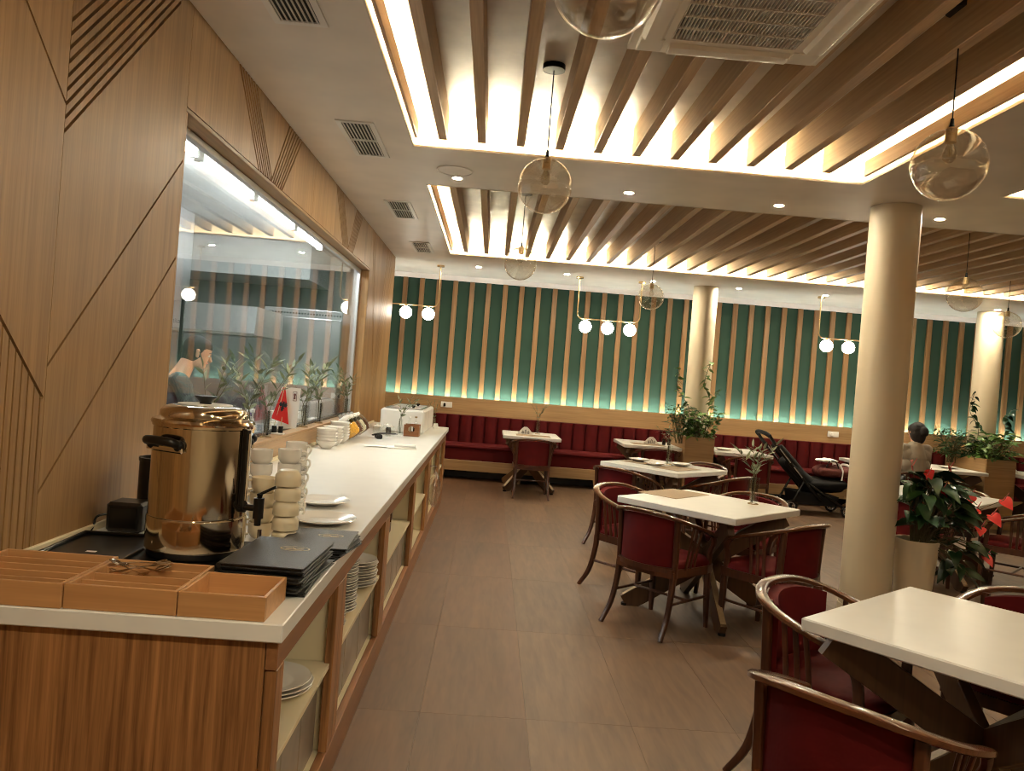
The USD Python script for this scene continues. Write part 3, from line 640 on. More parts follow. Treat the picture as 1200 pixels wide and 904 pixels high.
# bamboo cutlery trays
def tray(label, x0, x1, y0, y1, n, h=.062, rz=0, wall=.009):
    cx_, cy_ = (x0+x1)/2, (y0+y1)/2; a, b = (x1-x0)/2, (y1-y0)/2
    t = thing('bamboo_tray', label, 'tray', (cx_, cy_, HC+.0005), rz)
    part(t, 'base', cbox(-a+wall, a-wall, -b+wall, b-wall, 0, .008, .001), 'bamboo', smooth=False)
    part(t, 'side', cbox(-a, a, -b, -b+wall, 0, h, .0015), 'bamboo', smooth=False); part(t, 'side', cbox(-a, a, b-wall, b, 0, h, .0015), 'bamboo', smooth=False)
    part(t, 'side', cbox(-a, -a+wall, -b+wall, b-wall, 0, h, .0015), 'bamboo', smooth=False); part(t, 'side', cbox(a-wall, a, -b+wall, b-wall, 0, h, .0015), 'bamboo', smooth=False)
    for k in range(1, n):
        y = -b+2*b*k/n; part(t, 'divider', cbox(-a+wall, a-wall, y-.003, y+.003, .008, h-.006, .001), 'bamboo', smooth=False)
    return t
tray('small empty single-compartment bamboo tray at the corner of the worktop', -.727, -.512, 1.937, 2.135, 1)
tray('bamboo cutlery tray with metal spoons, between two other trays', -1.005, -.730, 1.937, 2.20, 4)
tray('divided empty bamboo tray at the left edge of the worktop', -1.318, -1.008, 1.932, 2.225, 5)
for k in range(9):
    a = rnd.uniform(-.5, .5) if k > 2 else .15*k; L = .15
    sp_ = cat([sweep([(-L*.55, 0, 0), (-.01, 0, .004), (L*.28, 0, .001)], [(-.004, -.001), (.004, -.001), (.0045, .001), (-.0045, .001)], scale=[1.3, .6, .7]), ball(.016, (L*.38, 0, .003), (1.25, .8, .25))])
    sp_ = rot(rot(sp_, (0, 1, 0), rnd.uniform(-22, 6)), (0, 0, 1), math.degrees(a)+(180 if k % 3 == 0 else 0))
    single('spoon', sp_, 'chrome', ['undermost', 'second undermost', 'third from the bottom', 'fourth from the bottom', 'middle', 'fourth from the top', 'third from the top', 'second uppermost', 'uppermost'][k]+' metal spoon of the heap in the middle bamboo tray', 'spoon', (-.905+.022*rnd.uniform(-1, 1.5), 2.135+.012*rnd.uniform(-1, 1), HC+.034+.0045*k), group='loose spoons in the tray')

# water urn
single('black_mat', cbox(-.17, .165, -.20, .20, 0, .004, .001), 'blackplastic', 'thin black mat under the metal urn', 'mat', (-.915, 2.565, HC+.0005), smooth=False)
U = (-.918, 2.56, HC+.005)
ur = thing('water_urn', 'tall polished metal hot water urn with black handles and tap', 'urn', U, 0)
UsdGeom.Xformable(ur).AddScaleOp().Set(Gf.Vec3f(1, 1, 1.045))
part(ur, 'foot_ring', lathe([(.0, .0), (.140, 0), (.146, .006), (.146, .022), (0, .022)], 64), 'blackplastic')
part(ur, 'base_skirt', lathe([(0, .022), (.150, .022), (.153, .028), (.153, .118), (.150, .122), (0, .122)], 72), 'urn', smooth=40)
part(ur, 'body', lathe([(0, .122), (.148, .122), (.150, .126), (.150, .392), (.154, .395), (.154, .402), (0, .402)], 72), 'urn', smooth=40)
part(ur, 'lid', lathe([(0, .402), (.157, .402), (.159, .408), (.155, .416), (.143, .419), (.136, .424), (.134, .440), (.124, .452), (.10, .459), (.06, .461), (0, .461)], 72), 'urn', smooth=40)
part(ur, 'lid_plate', lathe([(0, .461), (.085, .461), (.083, .4635), (0, .4635)], 48), 'paper', label='white top disc of the lid')
part(ur, 'knob', lathe([(0, .463), (.018, .463), (.020, .470), (.034, .484), (.035, .488), (0, .488)], 32), 'blackplastic')
for a in (245, 65):
    hd = spline([(-.055, -.150, .345), (-.05, -.178, .355), (0, -.188, .358), (.05, -.178, .355), (.055, -.150, .345)], 5)
    h_ = cat([tube(hd, .013, 10)]+[ball(.017, (s*.055, -.150, .343)) for s in (-1, 1)])
    part(ur, 'handle', rot(h_, (0, 0, 1), a-270), 'blackplastic', smooth=50, label='black side handle')
    part(ur, 'handle_bracket', rot(cbox(-.075, .075, -.158, -.149, .322, .338, .004), (0, 0, 1), a-270), 'chrome', smooth=False)
TA = -12   # direction of the tap (degrees from +x)
tp = cat([tube([(.148, 0, .158), (.212, 0, .158)], .010, 12), cyl(.0165, .128, .19, 16, .212), tube([(.212, 0, .13), (.212, 0, .106)], .0105, 12), tube([(.148, 0, .158), (.165, 0, .158)], .017, 14)])
part(ur, 'tap', rot(tp, (0, 0, 1), TA), 'blackplastic', smooth=40)
part(ur, 'tap_lever', rot(cat([tube([(.212, 0, .19), (.216, .0, .204)], .008, 10), tube([(.205, 0, .198), (.262, .01, .228)], .0045, 8)]), (0, 0, 1), TA), 'blackplastic', smooth=40)
part(ur, 'gauge_tube', rot(cbox(.150, .166, -.012, .012, .16, .398, .003), (0, 0, 1), TA-3), 'blackplastic', smooth=False)
part(ur, 'gauge_glass', rot(tube([(.168, 0, .18), (.168, 0, .385)], .0045, 10), (0, 0, 1), TA-3), 'chrome')

# cups
def cup_mesh(r=.041, h=.052): return lathe([(0, .001), (r*.6, 0), (r*.72, .003), (r*.98, h*.35), (r, h*.6), (r, h), (r*.93, h), (r*.92, h*.55), (r*.6, .008), (0, .007)], 36)
def mug_handle(r, h): return tube(spline([(r*.97, 0, h*.82), (r*1.45, 0, h*.78), (r*1.55, 0, h*.5), (r*1.3, 0, h*.22), (r*.93, 0, h*.25)], 5), .0045, 8)
def cup_stack(name, x, y, n, r, h, label, group, mat, handle=None, step=None, turn=0, inv=False):
    step = step or h*.93; first = None
    for k in range(n):
        if first is None:
            first = thing(name, label+', '+rank(0, n), 'cup', (x, y, HC+.0005), turn, group=group)
            b = cup_mesh(r, h)
            if inv: b = mv(rot(b, (1, 0, 0), 180), 0, 0, h)
            part(first, 'bowl', b, mat, smooth=40)
            if handle: part(first, 'handle', mug_handle(r, h) if not inv else mv(rot(mug_handle(r, h), (1, 0, 0), 180), 0, 0, h), mat, smooth=60)
        else: dup(first, (x+.002*math.sin(3*k), y+.002*math.cos(2*k), HC+.0005+step*k), turn+(handle or 0)*k*.3, label+', '+rank(k, n))
    return first
cup_stack('bowl_cup', -.690, 2.79, 5, .046, .056, 'cream handleless cup, tall stack right of the tap', 'tall stack of cream cups', 'porc_cream', inv=True, step=.052)
cup_stack('coffee_cup', -.795, 2.86, 4, .045, .058, 'cream coffee cup, short stack behind the tap', 'short stack of cream cups', 'porc_cream', handle=10, turn=200, step=.054)
cup_stack('tall_mug', -.90, 3.18, 5, .044, .060, 'white mug, handled stack just behind the urn', 'white mugs nearest the urn', 'porcelain', handle=8, turn=160, step=.056)
cup_stack('tall_mug', -.800, 3.23, 5, .047, .060, 'white mug, middle stack behind the urn', 'white mugs in the middle stack', 'porcelain', handle=8, turn=20, step=.057)
cup_stack('tall_mug', -.815, 3.40, 5, .046, .062, 'white mug, rear stack behind the urn', 'white mugs in the rear stack', 'porcelain', handle=8, turn=-30, step=.060)

# menus: black leather folders with an oval emblem
def menu(x, y, z, rz, label, group, w=.215, h=.305, emblem=True):
    m = thing('menu_folder', label, 'menu', (x, y, z), rz, group=group)
    part(m, 'cover', cbox(-w/2, w/2, -h/2, h/2, .010, .0135, .0015), 'leather', smooth=False); part(m, 'back_cover', cbox(-w/2, w/2, -h/2, h/2, 0, .0035, .0015), 'leather', smooth=False)
    part(m, 'pages', cbox(-w/2+.004, w/2-.006, -h/2+.006, h/2-.006, .0036, .0099, .001), 'black', smooth=False)
    part(m, 'spine', tube([(-w/2+.001, -h/2, .0068), (-w/2+.001, h/2, .0068)], .0066, 8), 'leather')
    if emblem:
        ring = sg.Point(0, 0).buffer(1, 32); ring = unary_union([ring.difference(sg.Point(0, 0).buffer(.9, 32)), sg.LineString([(-.55, -.1), (-.2, .3), (.1, -.3), (.5, .25)]).buffer(.07), sg.LineString([(-.6, -.42), (.6, -.42)]).buffer(.05)])
        e = prism(ring, .0006, .0136); e.vertices[:, :2] *= [.045, .026]; part(m, 'oval_emblem', mv(e, .03, .045, 0), 'gold', smooth=False, label='pale oval emblem')
    return m
PX = [(-.590, 2.34, 4), (-.585, 2.33, -3), (-.592, 2.335, 3), (-.586, 2.325, -1), (-.588, 2.335, 2), (-.582, 2.325, 0)]
m0 = None
for k, (x, y, a) in enumerate(PX):
    lab = 'black leather menu folder with a pale oval emblem, on top of the front stack'if k == len(PX)-1 else 'black menu folder in the front stack, '+rank(k, len(PX))
    m0 = menu(x, y, HC+.0005+.0142*k, a-2, lab, None if k == 5 else 'menus in the front stack', w=.235, h=.36)
for k in range(3): menu(-.56+.004*k, 2.74-.003*k, HC+.0005+.0142*k, -8+5*k, ('lowest' if k == 0 else 'middle')+' black menu folder of the rear pile in front of the plate' if k < 2 else 'top black menu folder of the rear pile touching the plate', 'menus in the rear pile' if k < 2 else None, emblem=k == 2, w=.23, h=.30)
# black things by the wall
bt = thing('black_tray', 'flat black plastic tray with a pale sticker lying by the veneer wall', 'tray', (-1.20, 2.50, HC+.0005), 3)
part(bt, 'plate', cbox(-.125, .125, -.19, .19, 0, .012, .003), 'blackplastic', smooth=False)
part(bt, 'edge_strip', cbox(.1251, .131, -.19, .19, .002, .016, .002), 'steel', smooth=False); part(bt, 'sticker', box(-.012, .018, -.06, -.045, .0121, .0127), 'paper', smooth=False, label='pale sticker')
part(bt, 'raised_rim', cat([cbox(-.125, .125, .178, .19, .0122, .022, .002), cbox(-.125, -.113, -.19, .178, .0122, .022, .002)]), 'blackplastic', smooth=False)
bb = thing('black_box', 'small black appliance base standing against the veneer wall left of the urn', 'appliance', (-1.26, 2.83, HC+.0005), 0)
part(bb, 'housing', cbox(-.055, .07, -.055, .055, 0, .105, .010), 'black', smooth=False); part(bb, 'front_panel', cbox(-.04, .055, -.059, -.0555, .015, .09, .003), 'blackplastic', smooth=False)
part(bb, 'cable', tube(spline([(-.05, -.03, .06), (-.085, -.05, .05), (-.09, -.06, .02), (-.085, -.09, .004)], 5), .004, 8), 'blackplastic')
bc = thing('black_canister', 'tall dark canister behind the urn against the veneer wall', 'canister', (-1.222, 2.985, HC+.0005))
part(bc, 'body', lathe([(0, 0), (.070, 0), (.073, .005), (.073, .235), (.068, .235), (.066, .02), (0, .02)], 40), 'black', smooth=40); part(bc, 'rim', lathe([(.066, .2355), (.076, .2355), (.076, .248), (.066, .248), (.066, .2355)], 40), 'leather', smooth=40)
sl = thing('water_spout', 'thin chrome tube standing between the urn and the menus', 'tube', (-.725, 2.60, HC+.0005))
part(sl, 'tube', tube([(0, 0, .012), (0, 0, .085)], .007, 12), 'chrome'); part(sl, 'base', lathe([(0, 0), (.022, 0), (.022, .008), (.012, .012), (0, .012)], 24), 'chrome')

# bowls
def bowl_mesh(r=.082, h=.06): return lathe([(0, 0), (r*.45, 0), (r*.48, .006), (r*.78, h*.45), (r*.95, h*.8), (r, h), (r*.965, h*1.0), (r*.90, h*.78), (r*.72, h*.45), (r*.42, .010), (0, .010)], 40)
for (x, y, n, lab, g) in ((-1.225, 6.03, 5, 'white bowl, front stack by the sill', 'white bowls, front stack'), (-1.225, 6.27, 5, 'white bowl, middle stack by the sill', 'white bowls, middle stack'), (-1.215, 6.50, 6, 'white bowl, rear stack beside the cereal', 'white bowls, rear stack')):
    b0 = single('cereal_bowl', bowl_mesh(), 'porcelain', lab+', '+rank(0, n), 'bowl', (x, y, HC+.0005), group=g, smooth=40)
    for k in range(1, n): dup(b0, (x+.003*math.sin(k), y+.003*math.cos(2*k), HC+.0005+.024*k), 0, lab+', '+rank(k, n))
# slanted cereal jars with steel scoop lids
FILL = ['yellow', 'brownflake', 'cream', 'brownflake']
for k, y in enumerate((6.72, 6.90, 7.08, 7.26)):
    j = thing('cereal_jar', ['slanted glass cereal jar full of yellow cornflakes beside the bowls', 'second slanted cereal jar, right behind the cornflakes', 'third slanted cereal jar from the bowls', 'last slanted cereal jar in the row, nearest the tongs'][k], 'jar', (-1.13, y, HC+.001), -78)
    prof = [(0, 0), (.062, 0), (.078, .02), (.082, .07), (.076, .12), (.060, .135), (.057, .135), (.073, .118), (.078, .07), (.074, .022), (.06, .004), (0, .004)]
    tl = lambda m: mv(rot(m.copy().apply_scale((1, 1, 1.25)).apply_scale(.96), (1, 0, 0), 40), 0, 0, .052)
    part(j, 'glass_body', tl(lathe(prof, 40)), 'glass', smooth=50)
    part(j, 'cereal', tl(lathe([(0, .006), (.058, .006), (.072, .022), (.076, .07), (.07, .085), (0, .088)], 36)), FILL[k], smooth=50)
    part(j, 'scoop_lid', tl(lathe([(.062, .128), (.066, .134), (.064, .150), (.03, .158), (0, .158)], 36)), 'whiteplastic', smooth=40)
    part(j, 'lid_grip', tl(cbox(-.010, .010, -.018, .018, .158, .185, .004)), 'steel', smooth=False)
tg = thing('serving_tongs', 'black plastic serving tongs lying beside the cereal jars', 'tongs', (-.95, 7.22, HC+.001), 20)
for s in (-1, 1):
    part(tg, 'arm', sweep(spline([(-.10, 0, .03), (-.04, s*.03, .045), (.04, s*.035, .05), (.12, s*.02, .05)], 5), [(-.014, -.004), (.014, -.004), (.014, .004), (-.014, .004)]), 'blackplastic', smooth=50)
    part(tg, 'claw', mv(cbox(-.028, .028, -.014, .014, 0, .04, .008), -.045, s*.035, 0), 'blackplastic', smooth=False)
for k, (x, y) in enumerate(((-.93, 7.52), (-.98, 7.66), (-1.05, 7.5))):
    jr = thing('glass_jar', ['small clear glass jar on the worktop nearest the wooden bottle crate', 'small clear glass jar behind the other two jars', 'small clear glass jar nearest the veneer wall'][k], 'jar', (x, y, HC+.0005))
    part(jr, 'body', lathe([(0, 0), (.040, 0), (.045, .01), (.045, .075), (.036, .09), (.034, .09), (.042, .073), (.042, .012), (0, .004)], 28), 'glass', smooth=50)
    part(jr, 'lid', lathe([(0, .091), (.038, .091), (.038, .102), (.012, .106), (.012, .118), (0, .12)], 24), 'porcelain', smooth=40)
wmc = thing('chafing_unit', 'boxy white food warmer with black knobs near the far end of the buffet', 'food warmer', (-.875, 8.62, HC+.0005))
part(wmc, 'housing', cbox(-.225, .225, -.62, .62, 0, .245, .02), 'whiteplastic', smooth=False)
part(wmc, 'well_rim', prism(sg.box(-.19, -.56, .19, .56).difference(sg.box(-.165, -.53, .165, .53)), .008, .2455), 'steel', smooth=False)
part(wmc, 'steel_lid', cbox(-.164, .164, -.529, .529, .246, .249, .001), 'steel_brush', smooth=False)
for y in (-.25, .28): part(wmc, 'lid_knob', cat([cyl(.012, .2491, .262, 14, .07, y), cyl(.020, .262, .278, 16, .07, y)]), 'blackplastic')
part(wmc, 'seam_strip', cbox(.2252, .227, -.1, -.095, .01, .235, .0005), 'aluminium', smooth=False)
cr_ = thing('bottle_crate', 'small wooden crate with handle hole standing on the worktop by the food warmer', 'crate', (-.745, 7.78, HC+.0005))
hp = sg.box(-.075, 0, .075, .115).difference(sg.Point(0, .07).buffer(.03).union(sg.box(-.03, .055, .03, .085)))
for s in (-1, 1): part(cr_, 'end_board', mv(swapped(prism(hp, .009), [0, 2, 1]), 0, s*.075-.0045, 0), 'crate', smooth=False); part(cr_, 'side_board', cbox(s*.071-.0045, s*.071+.0045, -.070, .070, .0, .105, .001), 'crate', smooth=False)
part(cr_, 'base_board', cbox(-.066, .066, -.07, .07, 0, .008, .001), 'crate', smooth=False)
for k, (x, y) in enumerate(((-.775, 7.76), (-.715, 7.80))):
    bo = thing('small_bottle', ['small glass bottle with crumpled white napkin in the wooden crate', 'small brown-tinted glass bottle in the wooden crate'][k], 'bottle', (x, y, HC+.009))
    part(bo, 'glass', lathe([(0, 0), (.025, 0), (.026, .01), (.026, .10), (.011, .13), (.011, .165), (.013, .17), (0, .17)], 24), 'glass', smooth=50)
    part(bo, 'content', lathe([(0, .003), (.023, .003), (.023, .08), (0, .08)], 20), 'cream' if k == 0 else 'dark_liquid')
    part(bo, 'cap', cyl(.013, .171, .186, 16), 'paper' if k == 0 else 'brass')
nk = thing('paper_napkin', 'folded white paper napkin lying in the middle of the worktop', 'napkin', (-.70, 6.48, HC+.0005), 12)
part(nk, 'fold', cbox(-.12, .12, -.07, .07, 0, .012, .004), 'paper', smooth=False); part(nk, 'roll', tube([(-.06, -.05, .026), (.11, -.06, .026)], .016, 10), 'paper'); part(nk, 'loose_end', sweep([(-.11, 0, .006), (-.20, .01, .010), (-.30, .02, .004)], [(-.04, -.001), (.04, -.001), (.035, .001), (-.035, .001)]), 'paper', smooth=False)
tc_ = single('tent_card', trimesh.convex.convex_hull(V([(-.03, -.02, 0), (.03, -.02, 0), (.03, .02, 0), (-.03, .02, 0), (-.028, 0, .06), (.028, 0, .06)])), 'paper', 'small white tent card at the far end of the worktop', 'card', (-.60, 9.05, HC+.0005), 40, smooth=False)

# things on the shelves
def open_crate(loc, label, rz=0):
    c = thing('wooden_caddy', label, 'crate', loc, rz)
    for s in (-1, 1):
        part(c, 'side_board', cbox(-.13, .13, s*.085-.006, s*.085+.006, 0, .09, .002), 'crate_dark', smooth=False); part(c, 'end_board', cbox(s*.124-.006, s*.124+.006, -.079, .079, 0, .09, .002), 'crate_dark', smooth=False)
    part(c, 'base_board', cbox(-.118, .118, -.079, .079, 0, .008, .001), 'crate_dark', smooth=False)
    return c
for k in range(3): open_crate((-.70+.012*k, 4.95*1.0, .456+.0915*k), ['bottom brown wooden caddy of the shelf stack', 'middle brown wooden caddy of the shelf stack', 'top brown wooden caddy of the shelf stack'][k], 4*k)
bgm = trimesh.creation.icosphere(4, 1.0); bgm.vertices *= [.05, .09, .15]
bgm.vertices += .028*(np.stack([meshkit.fbm(bgm.vertices*16+q, 3, 5+q) for q in range(3)], 1)-.5); bgm.vertices[:, 2] -= .15
bg = thing('plastic_bag', 'crumpled clear plastic bag hanging from the buffet cabinet front', 'bag', (CX+.055, 6.84, .62))
part(bg, 'sheet', bgm, 'bag', smooth=True); part(bg, 'knot', tube(spline([(0, 0, 0), (-.01, .01, .03), (.0, .0, .06)], 4), .010, 8), 'bag'); part(bg, 'hook', tube([(-.055, 0, .058), (.004, 0, .06)], .004, 8), 'steel')

# ================================================================= PLANTS
def olive_vase(name, label, loc, seed, vh=.195, bh=.26, nb=4, spread=.5, trio=True, leafL=.05, mat='olive', lean=(0, 0), nleaf=7):
    r = random.Random(seed); t = thing(name, label, 'vase', loc)
    if trio:
        for k, (x, y) in enumerate(((-.018, 0), (.018, .004), (0, .026))): part(t, 'glass_tube', lathe([(0, .004), (.013, .004), (.0145, .012), (.0145, vh), (.0125, vh), (.0125, .014), (0, .010)], 20).apply_translation((x, y, 0)), 'glass', smooth=50)
        part(t, 'brass_frame', cat([tube([(.035*math.cos(a), .035*math.sin(a)+.008, .003) for a in np.linspace(0, 6.283, 24, endpoint=False)], .003, 6, closed=True)]), 'brass')
    else:
        part(t, 'glass_body', lathe([(0, .001), (.030, 0), (.032, .006), (.030, vh*.5), (.022, vh*.7), (.020, vh), (.017, vh), (.019, vh*.7), (.027, vh*.5), (.028, .012), (0, .010)], 28), 'glass', smooth=50)
    for b in range(nb):
        a = r.uniform(0, 6.283); d = V([math.cos(a)*spread+lean[0], math.sin(a)*spread*.7+lean[1], 1.0]); L = bh*r.uniform(.7, 1.1)
        p0 = V([r.uniform(-.012, .012), r.uniform(-.005, .012), .03]); p1 = V([p0[0]*1.5, p0[1]*1.5, vh]); p2 = p1+d*L*.5+V([0, 0, .02]); p3 = p1+d*L
        pth = spline([p0, p1, p2, p3], 6); br = part(t, 'branch', tube(pth, .0022, 5, taper=np.linspace(1.2, .5, len(pth))), 'stem')
        n = nleaf
        for k in range(n):
            u = .40+.60*k/(n-1); i = min(len(pth)-1, int(u*(len(pth)-1))); q = pth[i]; tg_ = pth[min(i+1, len(pth)-1)]-pth[i-1]; tg_ /= np.linalg.norm(tg_)
            sd = V([math.cos(2.4*k+a), math.sin(2.4*k+a), .1]); dd = tg_*.75+sd*.8 if k < n-1 else tg_
            part(br, 'leaf', orient(leaf(leafL*r.uniform(.8, 1.25), leafL*.30, .15, .2, 4), q, dd, r.uniform(-.8, .8)), mat, smooth=True)
    return t
v0 = olive_vase('olive_vase', 'slim glass vase trio with silvery olive sprig on the olive vase table', (1.90, 5.42, .7505), 3, .19, .22, 5, .75, leafL=.072, nleaf=9)
olive_vase('olive_vase', 'slim glass vase with thin sprig on the table with three plates', (1.86, 7.88, .7505), 8, .19, .16, 3, .8, leafL=.04)
olive_vase('olive_vase', 'slim glass vase with a wispy sprig on the leftmost bench table', (.70, 10.85, .7505), 12, .20, .24, 5, .6, leafL=.04)
SZ = 1.0
for k, (y, l, s, hh) in enumerate(((4.60, 'olive sprig vase on the sill nearest the urn lid', 21, .34), (5.02, 'second olive sprig vase on the sill, left of the red flag', 22, .42), (6.02, 'olive sprig vase on the sill just right of the flags', 23, .34), (6.55, 'olive sprig vase on the sill in the middle of the glass', 24, .32), (7.75, 'olive sprig vase at the far end of the sill', 25, .30))):
    olive_vase('olive_vase', l, (-1.41, y, SZ), s, .17, hh*.9, 4, .6, leafL=.078, nleaf=12)
olive_vase('olive_vase', 'olive sprig vase on the sill hidden low behind the urn', (-1.41, 3.98, SZ), 26, .17, .34, 4, .5, leafL=.07)
olive_vase('bud_vase', 'clear bottle vase with olive sprigs in front of the white food warmer', (-.845, 7.62, HC+.0005), 31, .17, .24, 4, .75, trio=False, leafL=.06)
olive_vase('bud_vase', 'small vase with pale sprig at the far end of the buffet', (-.64, 9.30, HC+.0005), 33, .10, .24, 4, .5, trio=False, leafL=.04)
olive_vase('bud_vase', 'small olive sprig vase on the table in front of the seated person', (5.20, 10.32, .7505), 35, .16, .22, 4, .6, trio=False, leafL=.05)

# anthurium in a tall white planter
AP = (3.17, 5.58, 0)
an = thing('anthurium_plant', 'big leafy plant with red flowers in a tall white planter beside the foreground column', 'potted plant', AP)
part(an, 'planter', lathe([(0, 0), (.105, 0), (.112, .01), (.150, .545), (.153, .56), (.150, .566), (.140, .56), (.138, .52), (0, .52)], 48), 'column', smooth=40, label='tall tapered white planter')
part(an, 'soil', lathe([(0, .521), (.137, .521), (.10, .53), (0, .535)], 28), 'soil')
r = random.Random(11)
k = 0
while k < 104:
    a = r.uniform(0, 6.283); el = r.uniform(-.5, 1.4); q = r.uniform(.55, 1.0)
    tip = V([.05+.24*q*math.cos(a)*math.cos(el), -.10+.22*q*math.sin(a)*math.cos(el), .79+.28*q*math.sin(el)]) if k < 82 else V([.27+.10*math.cos(a)*q, -.10+.10*math.sin(a)*q, .66-.32*r.random()])
    if math.hypot(AP[0]+tip[0]-2.83, AP[1]+tip[1]-5.60) < .235: continue
    L = r.uniform(.11, .17); base = V([.05*math.cos(a), .05*math.sin(a)-.02, .53]); st_ = spline([base, (base+tip)/2+V([0, 0, .05]), tip], 5)
    s_ = part(an, 'leaf_stem', tube(st_, .0035, 5), 'stem')
    part(s_, 'leaf', orient(heart(L, L*.64, .3), tip, (math.cos(a)+.25, math.sin(a)-.45, r.uniform(-1.0, .6)), r.uniform(-.7, .7)), 'darkleaf' if k % 4 else 'greenleaf', smooth=True); k += 1
# spathes measured as offsets (x, z) from the pot axis
for k, (x, z, y, s) in enumerate(((-.13, 1.10, -.05, .10), (-.06, 1.045, -.12, .10), (.20, 1.095, .05, .09), (.04, .955, -.15, .08), (.34, .915, 0, .10), (.60, .90, .02, .11), (.37, .825, -.03, .09), (.475, .79, -.05, .12), (.38, .70, -.08, .09), (.42, .50, -.1, .10), (.085, .82, -.16, .07))):
    tip = V([x, y-.05, z]); base = V([.03, 0, .54]); sm = spline([base, (base*.35+tip*.65)+V([0, 0, .02]), tip], 6)
    f_ = part(an, 'flower_stem', tube(sm, .003, 5), 'stem')
    d = V([.35*(1 if k % 2 else -1), -.7, .5 if k < 3 else -.6])
    part(f_, 'spathe', orient(heart(s*.78, s*.85, .25), tip, d, (k % 3-1)*.4, (.2*(k % 3-1), -1, .45)), 'spathe' if k != 10 else 'greenleaf', smooth=True, label='red waxy flower' if k != 10 else None)
    part(f_, 'spadix', tube([tip+V([0, -.006, .006]), tip+V([0, -.03, .035]), tip+V([.004, -.045, .06])], .004, 6, taper=[1, .9, .5]), 'pink')

# oak planter boxes with foliage at the back columns
def foliage(r, n, x0, x1, y0, y1, z0, z1, L, W, arch=1.0, kind=leaf):
    ms = []
    for k in range(n):
        p = V([r.uniform(x0, x1), r.uniform(y0, y1), z0+(z1-z0)*r.random()**1.3]); a = r.uniform(0, 6.283)
        ms.append(orient(kind(L*r.uniform(.7, 1.25), W*r.uniform(.8, 1.2), .3), p, (math.cos(a), math.sin(a), r.uniform(-.3, .9)), r.uniform(-.6, .6)))
    return cat(ms)
def planter_box(label, x0, x1, y0, y1, h):
    b = thing('planter_box', label, 'planter'); w_ = .02
    part(b, 'front_board', cbox(x0, x1, y0, y0+w_, 0, h, .003), 'oak_x', smooth=False); part(b, 'back_board', cbox(x0, x1, y1-w_, y1, 0, h, .003), 'oak_x', smooth=False)
    part(b, 'side_board', cbox(x0, x0+w_, y0+w_, y1-w_, 0, h, .003), 'oak_h', smooth=False); part(b, 'side_board', cbox(x1-w_, x1, y0+w_, y1-w_, 0, h, .003), 'oak_h', smooth=False)
    return b
planter_box('oak planter box with tall climbing greenery at the first back column', 2.60, 2.985, 10.16, 11.06, .915)
planter_box('long oak planter box with bushy greenery at the right-hand back column', 6.615, 7.02, 10.15, 11.08, .925)
def vine(r, base, top, n, L=.085, side=.06):
    n = int(n*1.5)
    pth = spline([base, V(base)*.6+V(top)*.4+V([side, 0, 0]), V(base)*.3+V(top)*.7-V([side, 0, 0]), top], 8); ms = [tube(pth, .004, 5)]
    lv = []
    for k in range(n):
        u = k/(n-1); p = pth[int(u*(len(pth)-1))]; a = r.uniform(0, 6.283)
        lv.append(orient(heart(L*r.uniform(.7, 1.2), L*.85, .25), p+V([.02*math.cos(a), -.03, 0]), (math.cos(a), -.4+.6*math.sin(a), r.uniform(-.8, .4)), r.uniform(-.6, .6)))
    return ms[0], lv
def bush(name, label, seed, x0, x1, y0, y1, z, h, n, L, W, mat, vines=()):
    r = random.Random(seed); b = thing(name, label, 'plant', ((x0+x1)/2, (y0+y1)/2, z-.12)); ox, oy, oz = (x0+x1)/2, (y0+y1)/2, z-.12
    sh = lambda m: mv(m, -ox, -oy, -oz)
    part(b, 'stems', cat([tube([(ox+r.uniform(-.05, .05), oy+r.uniform(-.05, .05), z-.12), (r.uniform(x0, x1), r.uniform(y0, y1), z+h*.7)], .005, 5) for _ in range(14)]).apply_translation((-ox, -oy, -oz)), 'stem')
    part(b, 'foliage', sh(foliage(r, n, x0-.06, x1+.06, y0-.05, y1, z-.02, z+h, L, W)), mat, smooth=True, kind='stuff')
    for base, top, nv in vines:
        s_, lv = vine(r, base, top, nv); vp = part(b, 'vine', sh(s_), 'stem')
        for q in lv: part(vp, 'leaf', sh(q), mat, smooth=True)
bush('leafy_shrub', 'dark feathery shrub on the left side of the first oak planter', 41, 2.44, 2.70, 10.20, 10.5, .93, .38, 230, .10, .024, 'greenleaf')
bush('climbing_plant', 'climbing ivy with trailing vines up the first back column', 42, 2.68, 2.97, 10.20, 10.42, .93, .30, 190, .085, .05, 'limeleaf',
     [((2.9, 10.38, .95), (2.92, 10.40, 1.92), 17), ((2.66, 10.36, .95), (2.50, 10.36, 1.80), 14), ((2.98, 10.36, .95), (3.06, 10.38, 1.55), 9)])
bush('leafy_shrub', 'dark feathery shrub at the back of the long oak planter behind the person', 43, 6.40, 6.72, 10.66, 11.02, .92, .36, 300, .12, .026, 'greenleaf')
bush('leafy_shrub', 'lime green bushy plant at the front of the long oak planter', 44, 6.62, 7.02, 10.16, 10.5, .92, .34, 260, .10, .058, 'limeleaf')
bush('climbing_plant', 'climbing plant with vines flanking the right-hand back column', 45, 6.66, 6.98, 10.5, 10.66, .94, .25, 110, .10, .06, 'darkleaf',
     [((6.72, 10.6, .95), (6.66, 10.60, 1.80), 15), ((7.10, 10.56, .95), (7.18, 10.58, 1.60), 15)])

